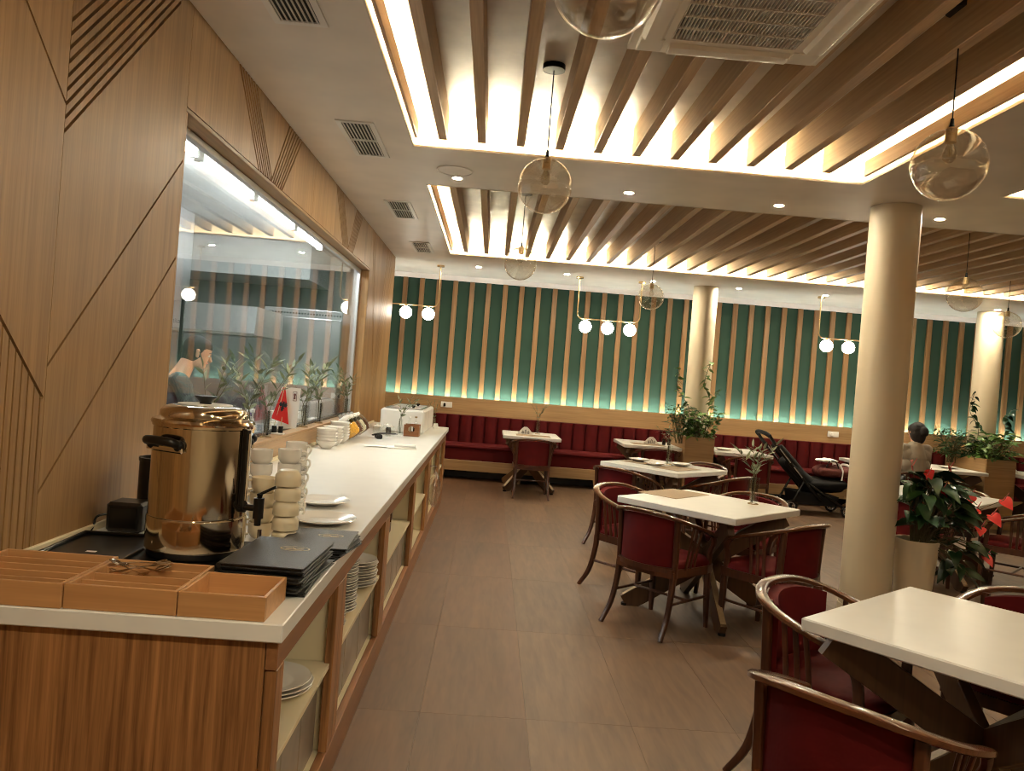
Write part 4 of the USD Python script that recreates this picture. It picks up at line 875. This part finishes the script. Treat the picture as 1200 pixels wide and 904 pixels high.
# ================================================================= SMALL THINGS ON TABLES
def placemat(x, y, z, rz, label, w=.48, h=.31): single('placemat', cbox(-w/2, w/2, -h/2, h/2, 0, .0025, .001), 'placemat', label, 'placemat', (x, y, z), rz, smooth=False)
placemat(1.40, 5.67, .7505, 44+2, 'brown placemat on the olive vase table')
placemat(1.62, 7.92, .7505, 44, 'brown placemat at the far side of the table with three plates', .42, .3); placemat(1.86, 7.52, .7505, 44, 'brown placemat at the near side of the table with three plates', .42, .3)
placemat(.62, 10.46, .7505, 0, 'brown placemat on the leftmost bench table', .46, .30); placemat(2.18, 10.50, .7505, 0, 'brown placemat on the bench table left of the first planter', .44, .30)
for (x, y, l) in ((1.58, 7.97, 'white plate farthest left on the three-plate table'), (1.68, 7.68, 'white plate nearest the camera on the three-plate table'), (1.97, 7.80, 'white plate farthest right on the three-plate table')):
    single('plate', plate_mesh(.11), 'porcelain', l, 'plate', (x, y, .7535), smooth=40)
single('plate', plate_mesh(.12), 'porcelain', 'white plate on the bench table right of the first planter', 'plate', (3.22, 10.5, .7505), smooth=40)
single('plate', plate_mesh(.13), 'porcelain', 'white plate on the bench-side table left of the long planter', 'plate', (6.20, 10.30, .7505), smooth=40)
def napkin(x, y, rz, label):
    n = thing('napkin_holder', label, 'napkin', (x, y, .7535), rz)
    tri = sg.Polygon([(-.11, 0), (-.05, .075), (-.02, .098), (.02, .098), (.05, .075), (.11, 0)])
    part(n, 'fold', mv(swapped(prism(tri, .004), [0, 2, 1]), 0, -.012, 0), 'paper', smooth=False); part(n, 'fold', mv(swapped(prism(tri, .004), [0, 2, 1]), 0, .010, 0), 'paper', smooth=False)
    part(n, 'crease', cbox(-.022, .022, -.012, .012, .0935, .0985, .001), 'paper', smooth=False)
    pr = []
    for cx_ in (-.038, 0, .038):
        hh = .040 if cx_ else .058
        arch = sg.Polygon([(cx_-.014, .010), (cx_-.013, hh*.8), (cx_, hh+.010), (cx_+.013, hh*.8), (cx_+.014, .010)])
        pr += [arch.difference(arch.buffer(-.006)), sg.Point(cx_, hh*.55).buffer(.0045)]
    part(n, 'black_print', mv(swapped(prism(unary_union(pr), .0008), [0, 2, 1]), 0, -.0130, 0), 'printblack', smooth=False, label='black printed arches')
napkin(.52, 10.62, 8, 'white folded napkin with black print on the leftmost bench table')
napkin(2.24, 10.58, 5, 'white folded napkin with black print left of the first planter'); napkin(5.93, 10.50, 15, 'white folded napkin with black print beside the seated person'); napkin(7.14, 10.45, -10, 'white folded napkin with black print at the right edge')
def sauce(x, y, label, mat='dark_liquid'):
    b = thing('sauce_bottle', label, 'bottle', (x, y, .7505))
    part(b, 'glass', lathe([(0, 0), (.024, 0), (.026, .006), (.026, .09), (.012, .115), (.012, .14), (0, .14)], 22), 'glass', smooth=50)
    part(b, 'content', lathe([(0, .002), (.023, .002), (.024, .085), (0, .085)], 20), mat, smooth=40); part(b, 'cap', cyl(.013, .1405, .16, 16), 'steel')
sauce(2.42, 10.62, 'dark sauce bottle beside the first oak planter, left one'); sauce(2.50, 10.66, 'dark sauce bottle touching the first oak planter'); sauce(6.12, 10.62, 'small dark bottle behind the plate near the long oak planter')

# ================================================================= WINDOW SILL FLAGS
FL = (-1.415, 5.30)
fs = thing('flag_stand', 'small clear flag stand with two dark sockets on the wooden sill', 'flag stand', (*FL, 1.0))
part(fs, 'base', cbox(-.040, .050, -.022, .022, 0, .010, .002), 'whiteplastic', smooth=False)
for x in (-.018, .026): part(fs, 'socket', cyl(.016, .0101, .055, 18, x), 'blackplastic')
def eagle():
    h = [(0, 1.0), (.06, .80), (.16, .92), (.30, .95), (.38, .84), (.28, .82), (.20, .70), (.24, .60), (.40, .66), (.62, .86), (.66, .66), (.84, .70), (.78, .50), (.94, .46), (.80, .32), (.88, .18), (.68, .16), (.66, .0), (.48, .08), (.34, .14), (.22, .08), (.36, -.12), (.50, -.10), (.44, -.24), (.26, -.22), (.22, -.36), (.34, -.62), (.16, -.56), (0, -.80)]
    return sg.Polygon(h+[(-x, y) for x, y in h[::-1]]).buffer(0)
def cloth(pts, amp, n=10):
    """four corners (x,z) -> thin draped cloth facing -y"""
    a, b, c, d = (V(p, float) for p in pts); top, bot = [], []
    for side in (0, .0016):
        for i in range(n+1):
            for j in range(n+1):
                u, w_ = i/n, j/n; p = (a*(1-u)+b*u)*(1-w_)+(d*(1-u)+c*u)*w_; (top if side == 0 else bot).append((p[0], amp*math.sin(9*u+2*w_)*w_+side, p[1]))
    v = V(top+bot); N = (n+1)**2; f = []
    for i in range(n):
        for j in range(n):
            p, q, r_, s_ = i*(n+1)+j, (i+1)*(n+1)+j, (i+1)*(n+1)+j+1, i*(n+1)+j+1
            f += [(p, r_, q), (p, s_, r_), (N+p, N+q, N+r_), (N+p, N+r_, N+s_)]
    return trimesh.Trimesh(v, V(f), process=False)
rf = thing('table_flag', 'small red table flag with a black two-headed eagle on the sill', 'flag', (*FL, 1.0), 8)
part(rf, 'pole', tube([(-.018, 0, .056), (.030, 0, .318)], .0028, 8), 'gold'); part(rf, 'finial', ball(.006, (.031, 0, .324)), 'gold')
part(rf, 'cloth', cloth([(.022, .318), (.036, .318), (.075, .070), (-.042, .105)], .004), 'flagred', smooth=True)
em = prism(eagle(), .0006); em.vertices[:, :2] *= [.030, .042]; part(rf, 'eagle_emblem', mv(rot(swapped(em, [0, 2, 1]), (0, 1, 0), 10), .028, -.0066, .185), 'printblack', smooth=False, label='black double-headed eagle')
wf = thing('table_flag', 'small white table flag with a brown emblem behind the red flag', 'flag', (FL[0], FL[1], 1.0), 8)
part(wf, 'pole', tube([(.026, 0, .056), (.035, .022, .33)], .0028, 8), 'gold'); part(wf, 'finial', ball(.006, (.035, .022, .335)), 'gold')
part(wf, 'cloth', mv(cloth([(.004, .322), (.136, .318), (.124, .045), (.002, .035)], .004), 0, .027, 0), 'paper', smooth=True)
eb = unary_union([sg.box(-.013, -.032, .013, .032).difference(sg.box(-.010, -.029, .010, .029)), sg.Polygon([(-.006, -.02), (.006, -.02), (.003, 0), (.007, .012), (0, .024), (-.007, .012), (-.003, 0)])])
part(wf, 'brown_emblem', mv(swapped(prism(eb, .0007), [0, 2, 1]), .100, .0195, .262), 'basket', smooth=False, label='small brown framed emblem')

# ================================================================= THE KITCHEN BEHIND THE GLASS
for k, (a, b) in enumerate(((3.70, 4.97), (5.03, 6.12), (6.18, 7.37), (7.43, 8.55))):
    t = thing('tube_light', ['fluorescent tube nearest the left window edge in the kitchen', 'second fluorescent tube in the kitchen row', 'third fluorescent tube in the kitchen row', 'farthest fluorescent tube in the kitchen row'][k], 'tube light', (-1.965, 0, 2.752))
    part(t, 'tube', cat([lathe([(0, a+.03), (.026, a+.03), (.026, b-.03), (0, b-.03)], 20)]).apply_transform(trimesh.transformations.rotation_matrix(-math.pi/2, (1, 0, 0))), 'tube', smooth=40)
    for y in (a+.02, b-.02): part(t, 'end_cap', box(-.03, .03, y-.012, y+.012, -.03, .06), 'whiteplastic', smooth=False)
    part(t, 'housing', cbox(-.045, .045, a, b, .06, .1095, .004), 'whiteplastic', smooth=False)
h_ = thing('extractor_hood', 'brushed steel extractor hood with dark lettering behind the chef', 'extractor hood', (-2.9, 7.3, 1.70))
part(h_, 'canopy', trimesh.convex.convex_hull(V([(-1.0, -.40, 0), (.80, -.40, 0), (-1.0, -.36, .25), (.80, -.36, .25), (-1.0, .5, 0), (.8, .5, 0), (-1.0, .5, .25), (.8, .5, .25)])), 'steel_brush', smooth=False)
part(h_, 'lower_lip', box(-1.0, .80, -.41, -.40, -.012, .012), 'steel', smooth=False); part(h_, 'dark_slot', box(-.62, -.06, -.403, -.395, .055, .075), 'black', smooth=False)
part(h_, 'lettering', mv(rot(text('saltilas', .034), (1, 0, 0), 90), .02, -.392, .055), 'kitchen_dark', smooth=False)
part(h_, 'flue', box(-.5, -.1, 0, .4, .25, 1.155), 'steel_brush', smooth=False)
k_ = thing('steel_cabinet', 'tall brushed steel refrigerator at the right of the kitchen window', 'refrigerator', (-1.97, 8.4, 0))
part(k_, 'body', cbox(-.40, .40, -.33, .37, .08, 2.04, .004), 'steel_brush', smooth=False); part(k_, 'door', cbox(-.398, .398, -.372, -.333, .10, 1.95, .006), 'steel_brush', smooth=False)
part(k_, 'vent_strip', cat([box(-.38+.03*k, -.365+.03*k, -.336, -.331, 1.985, 2.0) for k in range(26)]), 'black', smooth=False, kind='stuff'); part(k_, 'handle', tube([(-.36, -.40, .9), (-.36, -.40, 1.4)], .010, 8), 'steel'); part(k_, 'plinth', box(-.38, .38, -.3, .35, 0, .0795), 'black', smooth=False)
pl_ = thing('shelf_post', 'thin black post standing behind the chef in the kitchen', 'post', (-2.62, 6.62, 0))
part(pl_, 'post', cbox(-.014, .014, -.014, .014, 0, 1.98, .003), 'black', smooth=False); part(pl_, 'foot', cbox(-.05, .05, -.05, .05, 0, .008, .002), 'black', smooth=False)
kc = thing('kitchen_counter', 'steel kitchen worktop running under the inside of the window', 'worktop', (-1.875, 5.4, 0))
part(kc, 'top', cbox(-.34, .34, -1.6, 1.55, .89, .93, .004), 'steel_brush', smooth=False); part(kc, 'front', box(-.33, -.31, -1.58, 1.53, .1, .889), 'steel_brush', smooth=False); part(kc, 'back', box(.31, .33, -1.58, 1.53, .1, .889), 'steel_brush', smooth=False)
for x in (-.31, .31):
    for y in (-1.5, 1.45): part(kc, 'leg', cyl(.018, 0, .1, 12, x, y), 'steel')
lt = thing('low_table', 'low steel side table carrying white boxes in the kitchen', 'table', (-1.80, 7.55, 0))
part(lt, 'top', cbox(-.27, .27, -.42, .42, .70, .735, .004), 'steel_brush', smooth=False)
for x in (-.23, .23):
    for y in (-.38, .38): part(lt, 'leg', cyl(.018, 0, .70, 12, x, y), 'steel')
def wbox(x, y, z, a, b, c, label):
    w_ = thing('storage_box', label, 'box', (x, y, z)); part(w_, 'body', cbox(-a/2, a/2, -b/2, b/2, 0, c, .004), 'whiteplastic', smooth=False); part(w_, 'lid', cbox(-a/2-.006, a/2+.006, -b/2-.006, b/2+.006, c+.0005, c+.014, .003), 'acwhite', smooth=False)
for k in range(3): wbox(-1.89, 7.42, .736+.0965*k, .26, .30, .082, ['lower white storage box of the left stack behind the glass', 'middle white storage box of the left stack behind the glass', 'upper white storage box of the left stack behind the glass'][k])
for k in range(2): wbox(-1.64, 7.70, .736+.1115*k, .20, .26, .097, ['lower white storage box of the right stack behind the glass', 'upper white storage box of the right stack behind the glass'][k])
sb = thing('spray_bottle', 'white spray bottle with yellow label and purple collar behind the glass', 'bottle', (-1.70, 5.62, .9305))
part(sb, 'body', lathe([(0, 0), (.036, 0), (.040, .006), (.040, .11), (.030, .14), (.016, .155), (0, .155)], 28), 'whiteplastic', smooth=40); part(sb, 'label_band', lathe([(.0403, .025), (.0408, .026), (.0408, .10), (.0403, .101)], 28), 'yellow')
part(sb, 'collar', cyl(.019, .1551, .178, 20), 'purple'); part(sb, 'trigger_head', cat([cbox(-.030, .035, -.013, .013, .1781, .208, .006), cbox(.018, .026, -.006, .006, .145, .178, .002)]), 'whiteplastic', smooth=False)

# ================================================================= PEOPLE
def head_bones(extra=()):
    b = [((0, -.022, .035), .084, (0, .022, .035), .076), ((0, .022, .03), .07, (0, .042, -.055), .046), ((0, .03, -.05), .05, (0, .066, -.082), .021), ((0, .088, .012), .010, (0, .106, -.026), .013), ((0, -.02, .0), .072, (0, .0, -.05), .058),
         ((-.022, .090, .022), .008, (.022, .090, .022), .008)]
    for s in (-1, 1): b.append(((s*.078, -.004, -.022), .011, (s*.084, -.012, .020), .015))
    return b
def head_extras(parent, T, hairy, bun=False):
    ap = lambda m: m.copy().apply_transform(T)
    for s in (-1, 1):
        part(parent, 'eye', ap(ball(.0105, (s*.031, .079, .006))), 'porcelain', smooth=True); part(parent, 'pupil', ap(ball(.0055, (s*.031, .0875, .006))), 'printblack', smooth=True)
        part(parent, 'eyebrow', ap(tube([(s*.016, .092, .026), (s*.033, .088, .030), (s*.048, .076, .026)], .0035, 6)), 'hair')
    part(parent, 'mouth', ap(tube([(-.022, .083, -.050), (0, .092, -.049), (.022, .083, -.050)], .0055, 6)), 'pink')
    hm = hullbody(([((0, -.03, .045), .105, (0, .012, .048), .090), ((0, -.035, .0), .101, (0, -.040, -.06), .080)] if bun else [((0, -.028, .042), .090, (0, .020, .050), .079), ((0, -.02, .055), .085, (0, -.03, .02), .089)])+[((0, -.030, .02), .088, (0, -.034, -.015), .078), ((0, -.034, -.015), .078, (0, -.05, -.06), .050)]+([((0, -.135, .03), .050, (0, -.14, .0), .048), ((0, -.06, -.03), .05, (0, -.06, -.06), .04)] if bun else []), .016, 5)
    keep = hm.vertices
    hm.vertices[:, 2] = np.where((keep[:, 1] > .035) & (keep[:, 2] < .055), .055+(keep[:, 2]-.055)*.10, keep[:, 2])
    part(parent, 'hair', ap(hm), 'hair', smooth=True)
def xform(pos, yaw, pitch=0, rollz=0):
    T = trimesh.transformations.rotation_matrix(math.radians(yaw), (0, 0, 1))@trimesh.transformations.rotation_matrix(math.radians(pitch), (1, 0, 0)); T[:3, 3] = pos; return T
def tb(bones, T): return [((T@[*p, 1])[:3], a, (T@[*q, 1])[:3], b) for p, a, q, b in bones]
def hand_bones(w, d, side, curl=.35):
    """palm at wrist w pointing along d, five separate fingers and a side thumb"""
    d = V(d, float); d /= np.linalg.norm(d); s = np.cross(d, (0, 0, 1)); s /= np.linalg.norm(s); s *= side; n = np.cross(s, d)*side; w = V(w, float); o = []
    for k, (off, ln) in enumerate(((-.027, .060), (-.009, .072), (.009, .075), (.027, .068))):
        a = w+d*.075+s*off; m = a+d*ln*.5-n*ln*curl*.3; e = m+d*ln*.42-n*ln*curl*.7; o += [(w+d*.02+s*off*.7, .013, a, .011), (a, .0095, m, .0088), (m, .0088, e, .0078)]
    t0 = w+d*.025+s*.030; t1 = t0+d*.03+s*.026; t2 = t1+d*.030+s*.004; return o+[(w+d*.01+s*.012, .014, t0, .0125), (t0, .012, t1, .0105), (t1, .0105, t2, .0085)]
# chef, bending slightly, seen in profile
CP = V([-2.25, 6.02, 1.50]); TH = xform(CP, -62, -14)
ch = thing('person', 'dark-haired person in a dark shirt working behind the kitchen window', 'person', (0, 0, 0))
sh = V([-2.37, 5.97, 1.285]); fw = V([.88, .47, 0]); sd = V([-.47, .88, 0])
L_, R2_ = sh+sd*.19, sh-sd*.19; hip = V([-2.50, 5.90, .86])
hl, hr = V([-1.98, 6.28, .985]), V([-2.06, 5.98, .985])
skel = [(hip, .135, sh-V([0, 0, .20]), .145), (sh-V([0, 0, .2]), .145, sh-V([0, 0, .06]), .11), (L_, .058, R2_, .058), (sh, .075, CP+V([-.05, -.03, -.06]), .056), (L_, .056, L_+fw*.10-V([0, 0, .24]), .042), (L_+fw*.10-V([0, 0, .24]), .041, hl, .028), (R2_, .056, R2_+fw*.10-V([0, 0, .24]), .042), (R2_+fw*.10-V([0, 0, .24]), .041, hr, .028)]
legs = []
for s in (-1, 1): legs += [(hip+sd*s*.09, .10, hip+sd*s*.10-V([-.03, 0, .42]), .060), (hip+sd*s*.10-V([-.03, 0, .42]), .060, hip+sd*s*.11-V([.02, 0, .78]), .042), (hip+sd*s*.11-V([.02, 0, .81]), .045, hip+sd*s*.11-V([-.13, -.06, .825]), .032)]
part(ch, 'body', hullbody(skel+legs+tb(head_bones(), TH)+hand_bones(hl, fw-V([0, 0, .25]), 1)+hand_bones(hr, fw-V([0, 0, .25]), -1), .016, 6), 'skin', smooth=True)
gr_ = lambda bs, g: [(p, a+g, q, b+g) for p, a, q, b in bs]
part(ch, 'shirt', hullbody(gr_(skel[:3], .010)+gr_([skel[4], skel[6]], .011), .02, 6), 'chefshirt', smooth=True); part(ch, 'trousers', hullbody(gr_(legs[:2]+legs[3:5], .012)+[(hip, .146, hip-V([0, 0, .04]), .135)], .022, 6), 'black', smooth=True)
head_extras(ch, TH, True)
# seated diner seen from behind
PP = V([5.41, 9.735, 1.20]); TP = xform(PP, 14, -8)
pe = thing('person', 'seated person in a grey T-shirt with dark hair tied back, seen from behind', 'person', (0, 0, 0))
hp_, chs = V([5.38, 9.66, .60]), V([5.385, 9.68, .90]); Ls, Rs = V([5.235, 9.69, 1.01]), V([5.545, 9.69, 1.01])
Le, Lh, Re, Rh = V([5.10, 9.88, .81]), V([5.20, 9.99, 1.03]), V([5.64, 9.86, .80]), V([5.52, 10.06, .785])
sk = [(hp_, .135, chs, .125), (V([5.295, 9.68, .80]), .10, V([5.475, 9.68, .80]), .10), (V([5.285, 9.685, .93]), .088, V([5.49, 9.685, .93]), .088), (Ls, .055, V([5.30, 9.685, .90]), .075), (Rs, .055, V([5.475, 9.685, .90]), .075), (chs, .13, V([5.385, 9.69, 1.0]), .10), (Ls, .050, Rs, .050), (V([5.39, 9.70, 1.00]), .075, PP+V([0, -.02, -.06]), .052), (Ls, .048, Le, .040), (Le, .041, Lh, .028), (Rs, .048, Re, .040), (Re, .041, Rh, .028)]
lg = []
for s in (-1, 1): lg += [(hp_+V([s*.09, 0, -.0]), .085, V([5.38+s*.11, 10.03, .575]), .062), (V([5.38+s*.11, 10.03, .575]), .06, V([5.38+s*.10, 9.99, .10]), .042), (V([5.38+s*.10, 9.99, .045]), .042, V([5.38+s*.11, 10.14, .034]), .032)]
part(pe, 'body', hullbody(sk+lg+tb(head_bones(), TP)+hand_bones(Lh, (.35, .1, .8), 1, .5)+hand_bones(Rh, (-.4, .8, -.02), -1, .3), .018, 6), 'skin', smooth=True)
part(pe, 'shirt', hullbody(gr_(sk[:7], .011)+gr_([(Ls, .048, Ls*.4+Le*.6, .046), (Rs, .048, Rs*.4+Re*.6, .046)], .010), .02, 6), 'greyshirt', smooth=True)
part(pe, 'trousers', hullbody(gr_(lg[:2]+lg[3:5], .012)+[(hp_, .147, hp_-V([0, 0, .02]), .14)], .022, 6), 'black', smooth=True)
head_extras(pe, TP, True, bun=True)

# ================================================================= PUSHCHAIR
sc = thing('pushchair', 'black pushchair with tall slanting handle parked in front of the red bench', 'pushchair', (4.38, 10.42, 0))
def wheel(x, y, r_):
    t_ = np.linspace(0, 2*math.pi, 28, endpoint=False); ring = [(x+(r_-.014)*math.cos(a), y, r_+(r_-.014)*math.sin(a)) for a in t_]
    wp = part(sc, 'wheel', tube(ring, .014, 8, closed=True), 'blackplastic')
    part(wp, 'rim', tube([(x+(r_-.034)*math.cos(a), y, r_+(r_-.034)*math.sin(a)) for a in t_], .005, 6, closed=True), 'aluminium', label='pale wheel rim'); part(wp, 'spokes', cat([tube([(x, y, r_), (x+(r_-.03)*math.cos(a), y, r_+(r_-.03)*math.sin(a))], .006, 5) for a in np.linspace(0, 6.283, 6)[:-1]]+[rot(cyl(.016, -.02, .02, 12), (1, 0, 0), 90).apply_translation((x, y, r_))]), 'blackplastic')
for y in (-.25, .25): wheel(-.32, y, .095); wheel(.44, y, .085)
for y in (-.22, .22):
    part(sc, 'push_bar', tube(spline([(-.655, y, 1.00), (-.60, y, .93), (-.35, y, .66), (-.05, y, .34), (.10, y, .20)], 6), .022, 10), 'blackplastic')
    part(sc, 'silver_insert', sweep([(-.52, y-.0225, .85), (-.36, y-.0225, .675)], [(-.006, -.002), (.006, -.002), (.006, .002), (-.006, .002)], (0, 1, 0)), 'aluminium', smooth=False); part(sc, 'silver_insert', sweep([(-.31, y-.0225, .62), (-.19, y-.0225, .49)], [(-.006, -.002), (.006, -.002), (.006, .002), (-.006, .002)], (0, 1, 0)), 'aluminium', smooth=False)
    part(sc, 'rear_leg', tube([(-.15, y, .46), (-.32, y*1.05, .10)], .016, 8), 'blackplastic'); part(sc, 'front_leg', tube([(-.10, y, .42), (.44, y*1.05, .10)], .016, 8), 'blackplastic')
part(sc, 'handle', tube(spline([(-.655, -.22, 1.00), (-.70, -.16, 1.035), (-.71, 0, 1.045), (-.70, .16, 1.035), (-.655, .22, 1.00)], 6), .028, 12), 'fabricblack')
part(sc, 'seat_shell', hullbody([((-.02, -.12, .40), .08, (-.34, -.12, .66), .06), ((-.02, .12, .40), .08, (-.34, .12, .66), .06), ((-.02, 0, .40), .10, (-.34, 0, .66), .09), ((-.02, -.12, .40), .08, (.34, -.12, .40), .07), ((-.02, .12, .40), .08, (.34, .12, .40), .07), ((-.02, 0, .38), .10, (.34, 0, .38), .09)], .05, 3), 'fabricblack', smooth=True)
sb_ = hullbody([((-.02, -.15, .40), .07, (.40, -.15, .42), .06), ((-.02, .15, .40), .07, (.40, .15, .42), .06), ((-.02, -.15, .40), .07, (-.02, .15, .40), .07), ((.40, -.15, .42), .06, (.40, .15, .42), .06), ((-.02, .0, .38), .12, (.40, 0, .40), .10)], .04, 4)
part(sc, 'bassinet', sb_, 'fabricblack', smooth=True); part(sc, 'storage_basket', trimesh.convex.convex_hull(V([(x, y, z) for x, y, z in ((-.26, -.2, .30), (-.26, .2, .30), (.34, -.2, .26), (.34, .2, .26), (-.22, -.17, .13), (-.22, .17, .13), (.30, -.17, .13), (.30, .17, .13))])), 'fabricblack', smooth=False)
part(sc, 'backrest_pad', hullbody([((-.10, -.13, .48), .05, (-.46, -.13, .86), .04), ((-.10, .13, .48), .05, (-.46, .13, .86), .04), ((-.28, -.1, .67), .06, (-.28, .1, .67), .06)], .05, 3), 'fabricblack', smooth=True)
bgx = thing('diaper_bag', 'reddish brown bag with pale straps lying on the pushchair', 'bag', (4.68, 10.40, .505))
part(bgx, 'body', hullbody([((-.17, -.10, .075), .065, (.17, -.10, .075), .06), ((-.17, .10, .075), .065, (.17, .10, .075), .06), ((-.17, 0, .08), .085, (.17, 0, .08), .08)], .03, 5), 'basket', smooth=True)
for x in (.05, .17): part(bgx, 'strap', sweep(spline([(x, -.19, -.02), (x+.01, -.185, .10), (x, -.10, .175), (x, .05, .18), (x, .12, .165)], 5), [(-.014, -.003), (.014, -.003), (.014, .003), (-.014, .003)], (0, -1, 0)), 'paper', smooth=50, label='pale strap')
part(bgx, 'handle', tube(spline([(-.14, -.12, .135), (-.10, -.13, .22), (-.02, -.13, .22), (.03, -.12, .135)], 5), .008, 8), 'black')
ms = trimesh.creation.icosphere(3, 1.0); ms.vertices *= [.15, .11, .028]; ms.vertices += .05*(np.stack([meshkit.fbm(ms.vertices*14+7*q, 3, q) for q in range(3)], 1)-.5); ms.vertices[:, 2] = np.maximum(ms.vertices[:, 2], -.02)
single('muslin_cloth', ms, 'paper', 'crumpled white cloth lying on top of the brown bag', 'cloth', (4.58, 10.37, .725), -12, smooth=True)
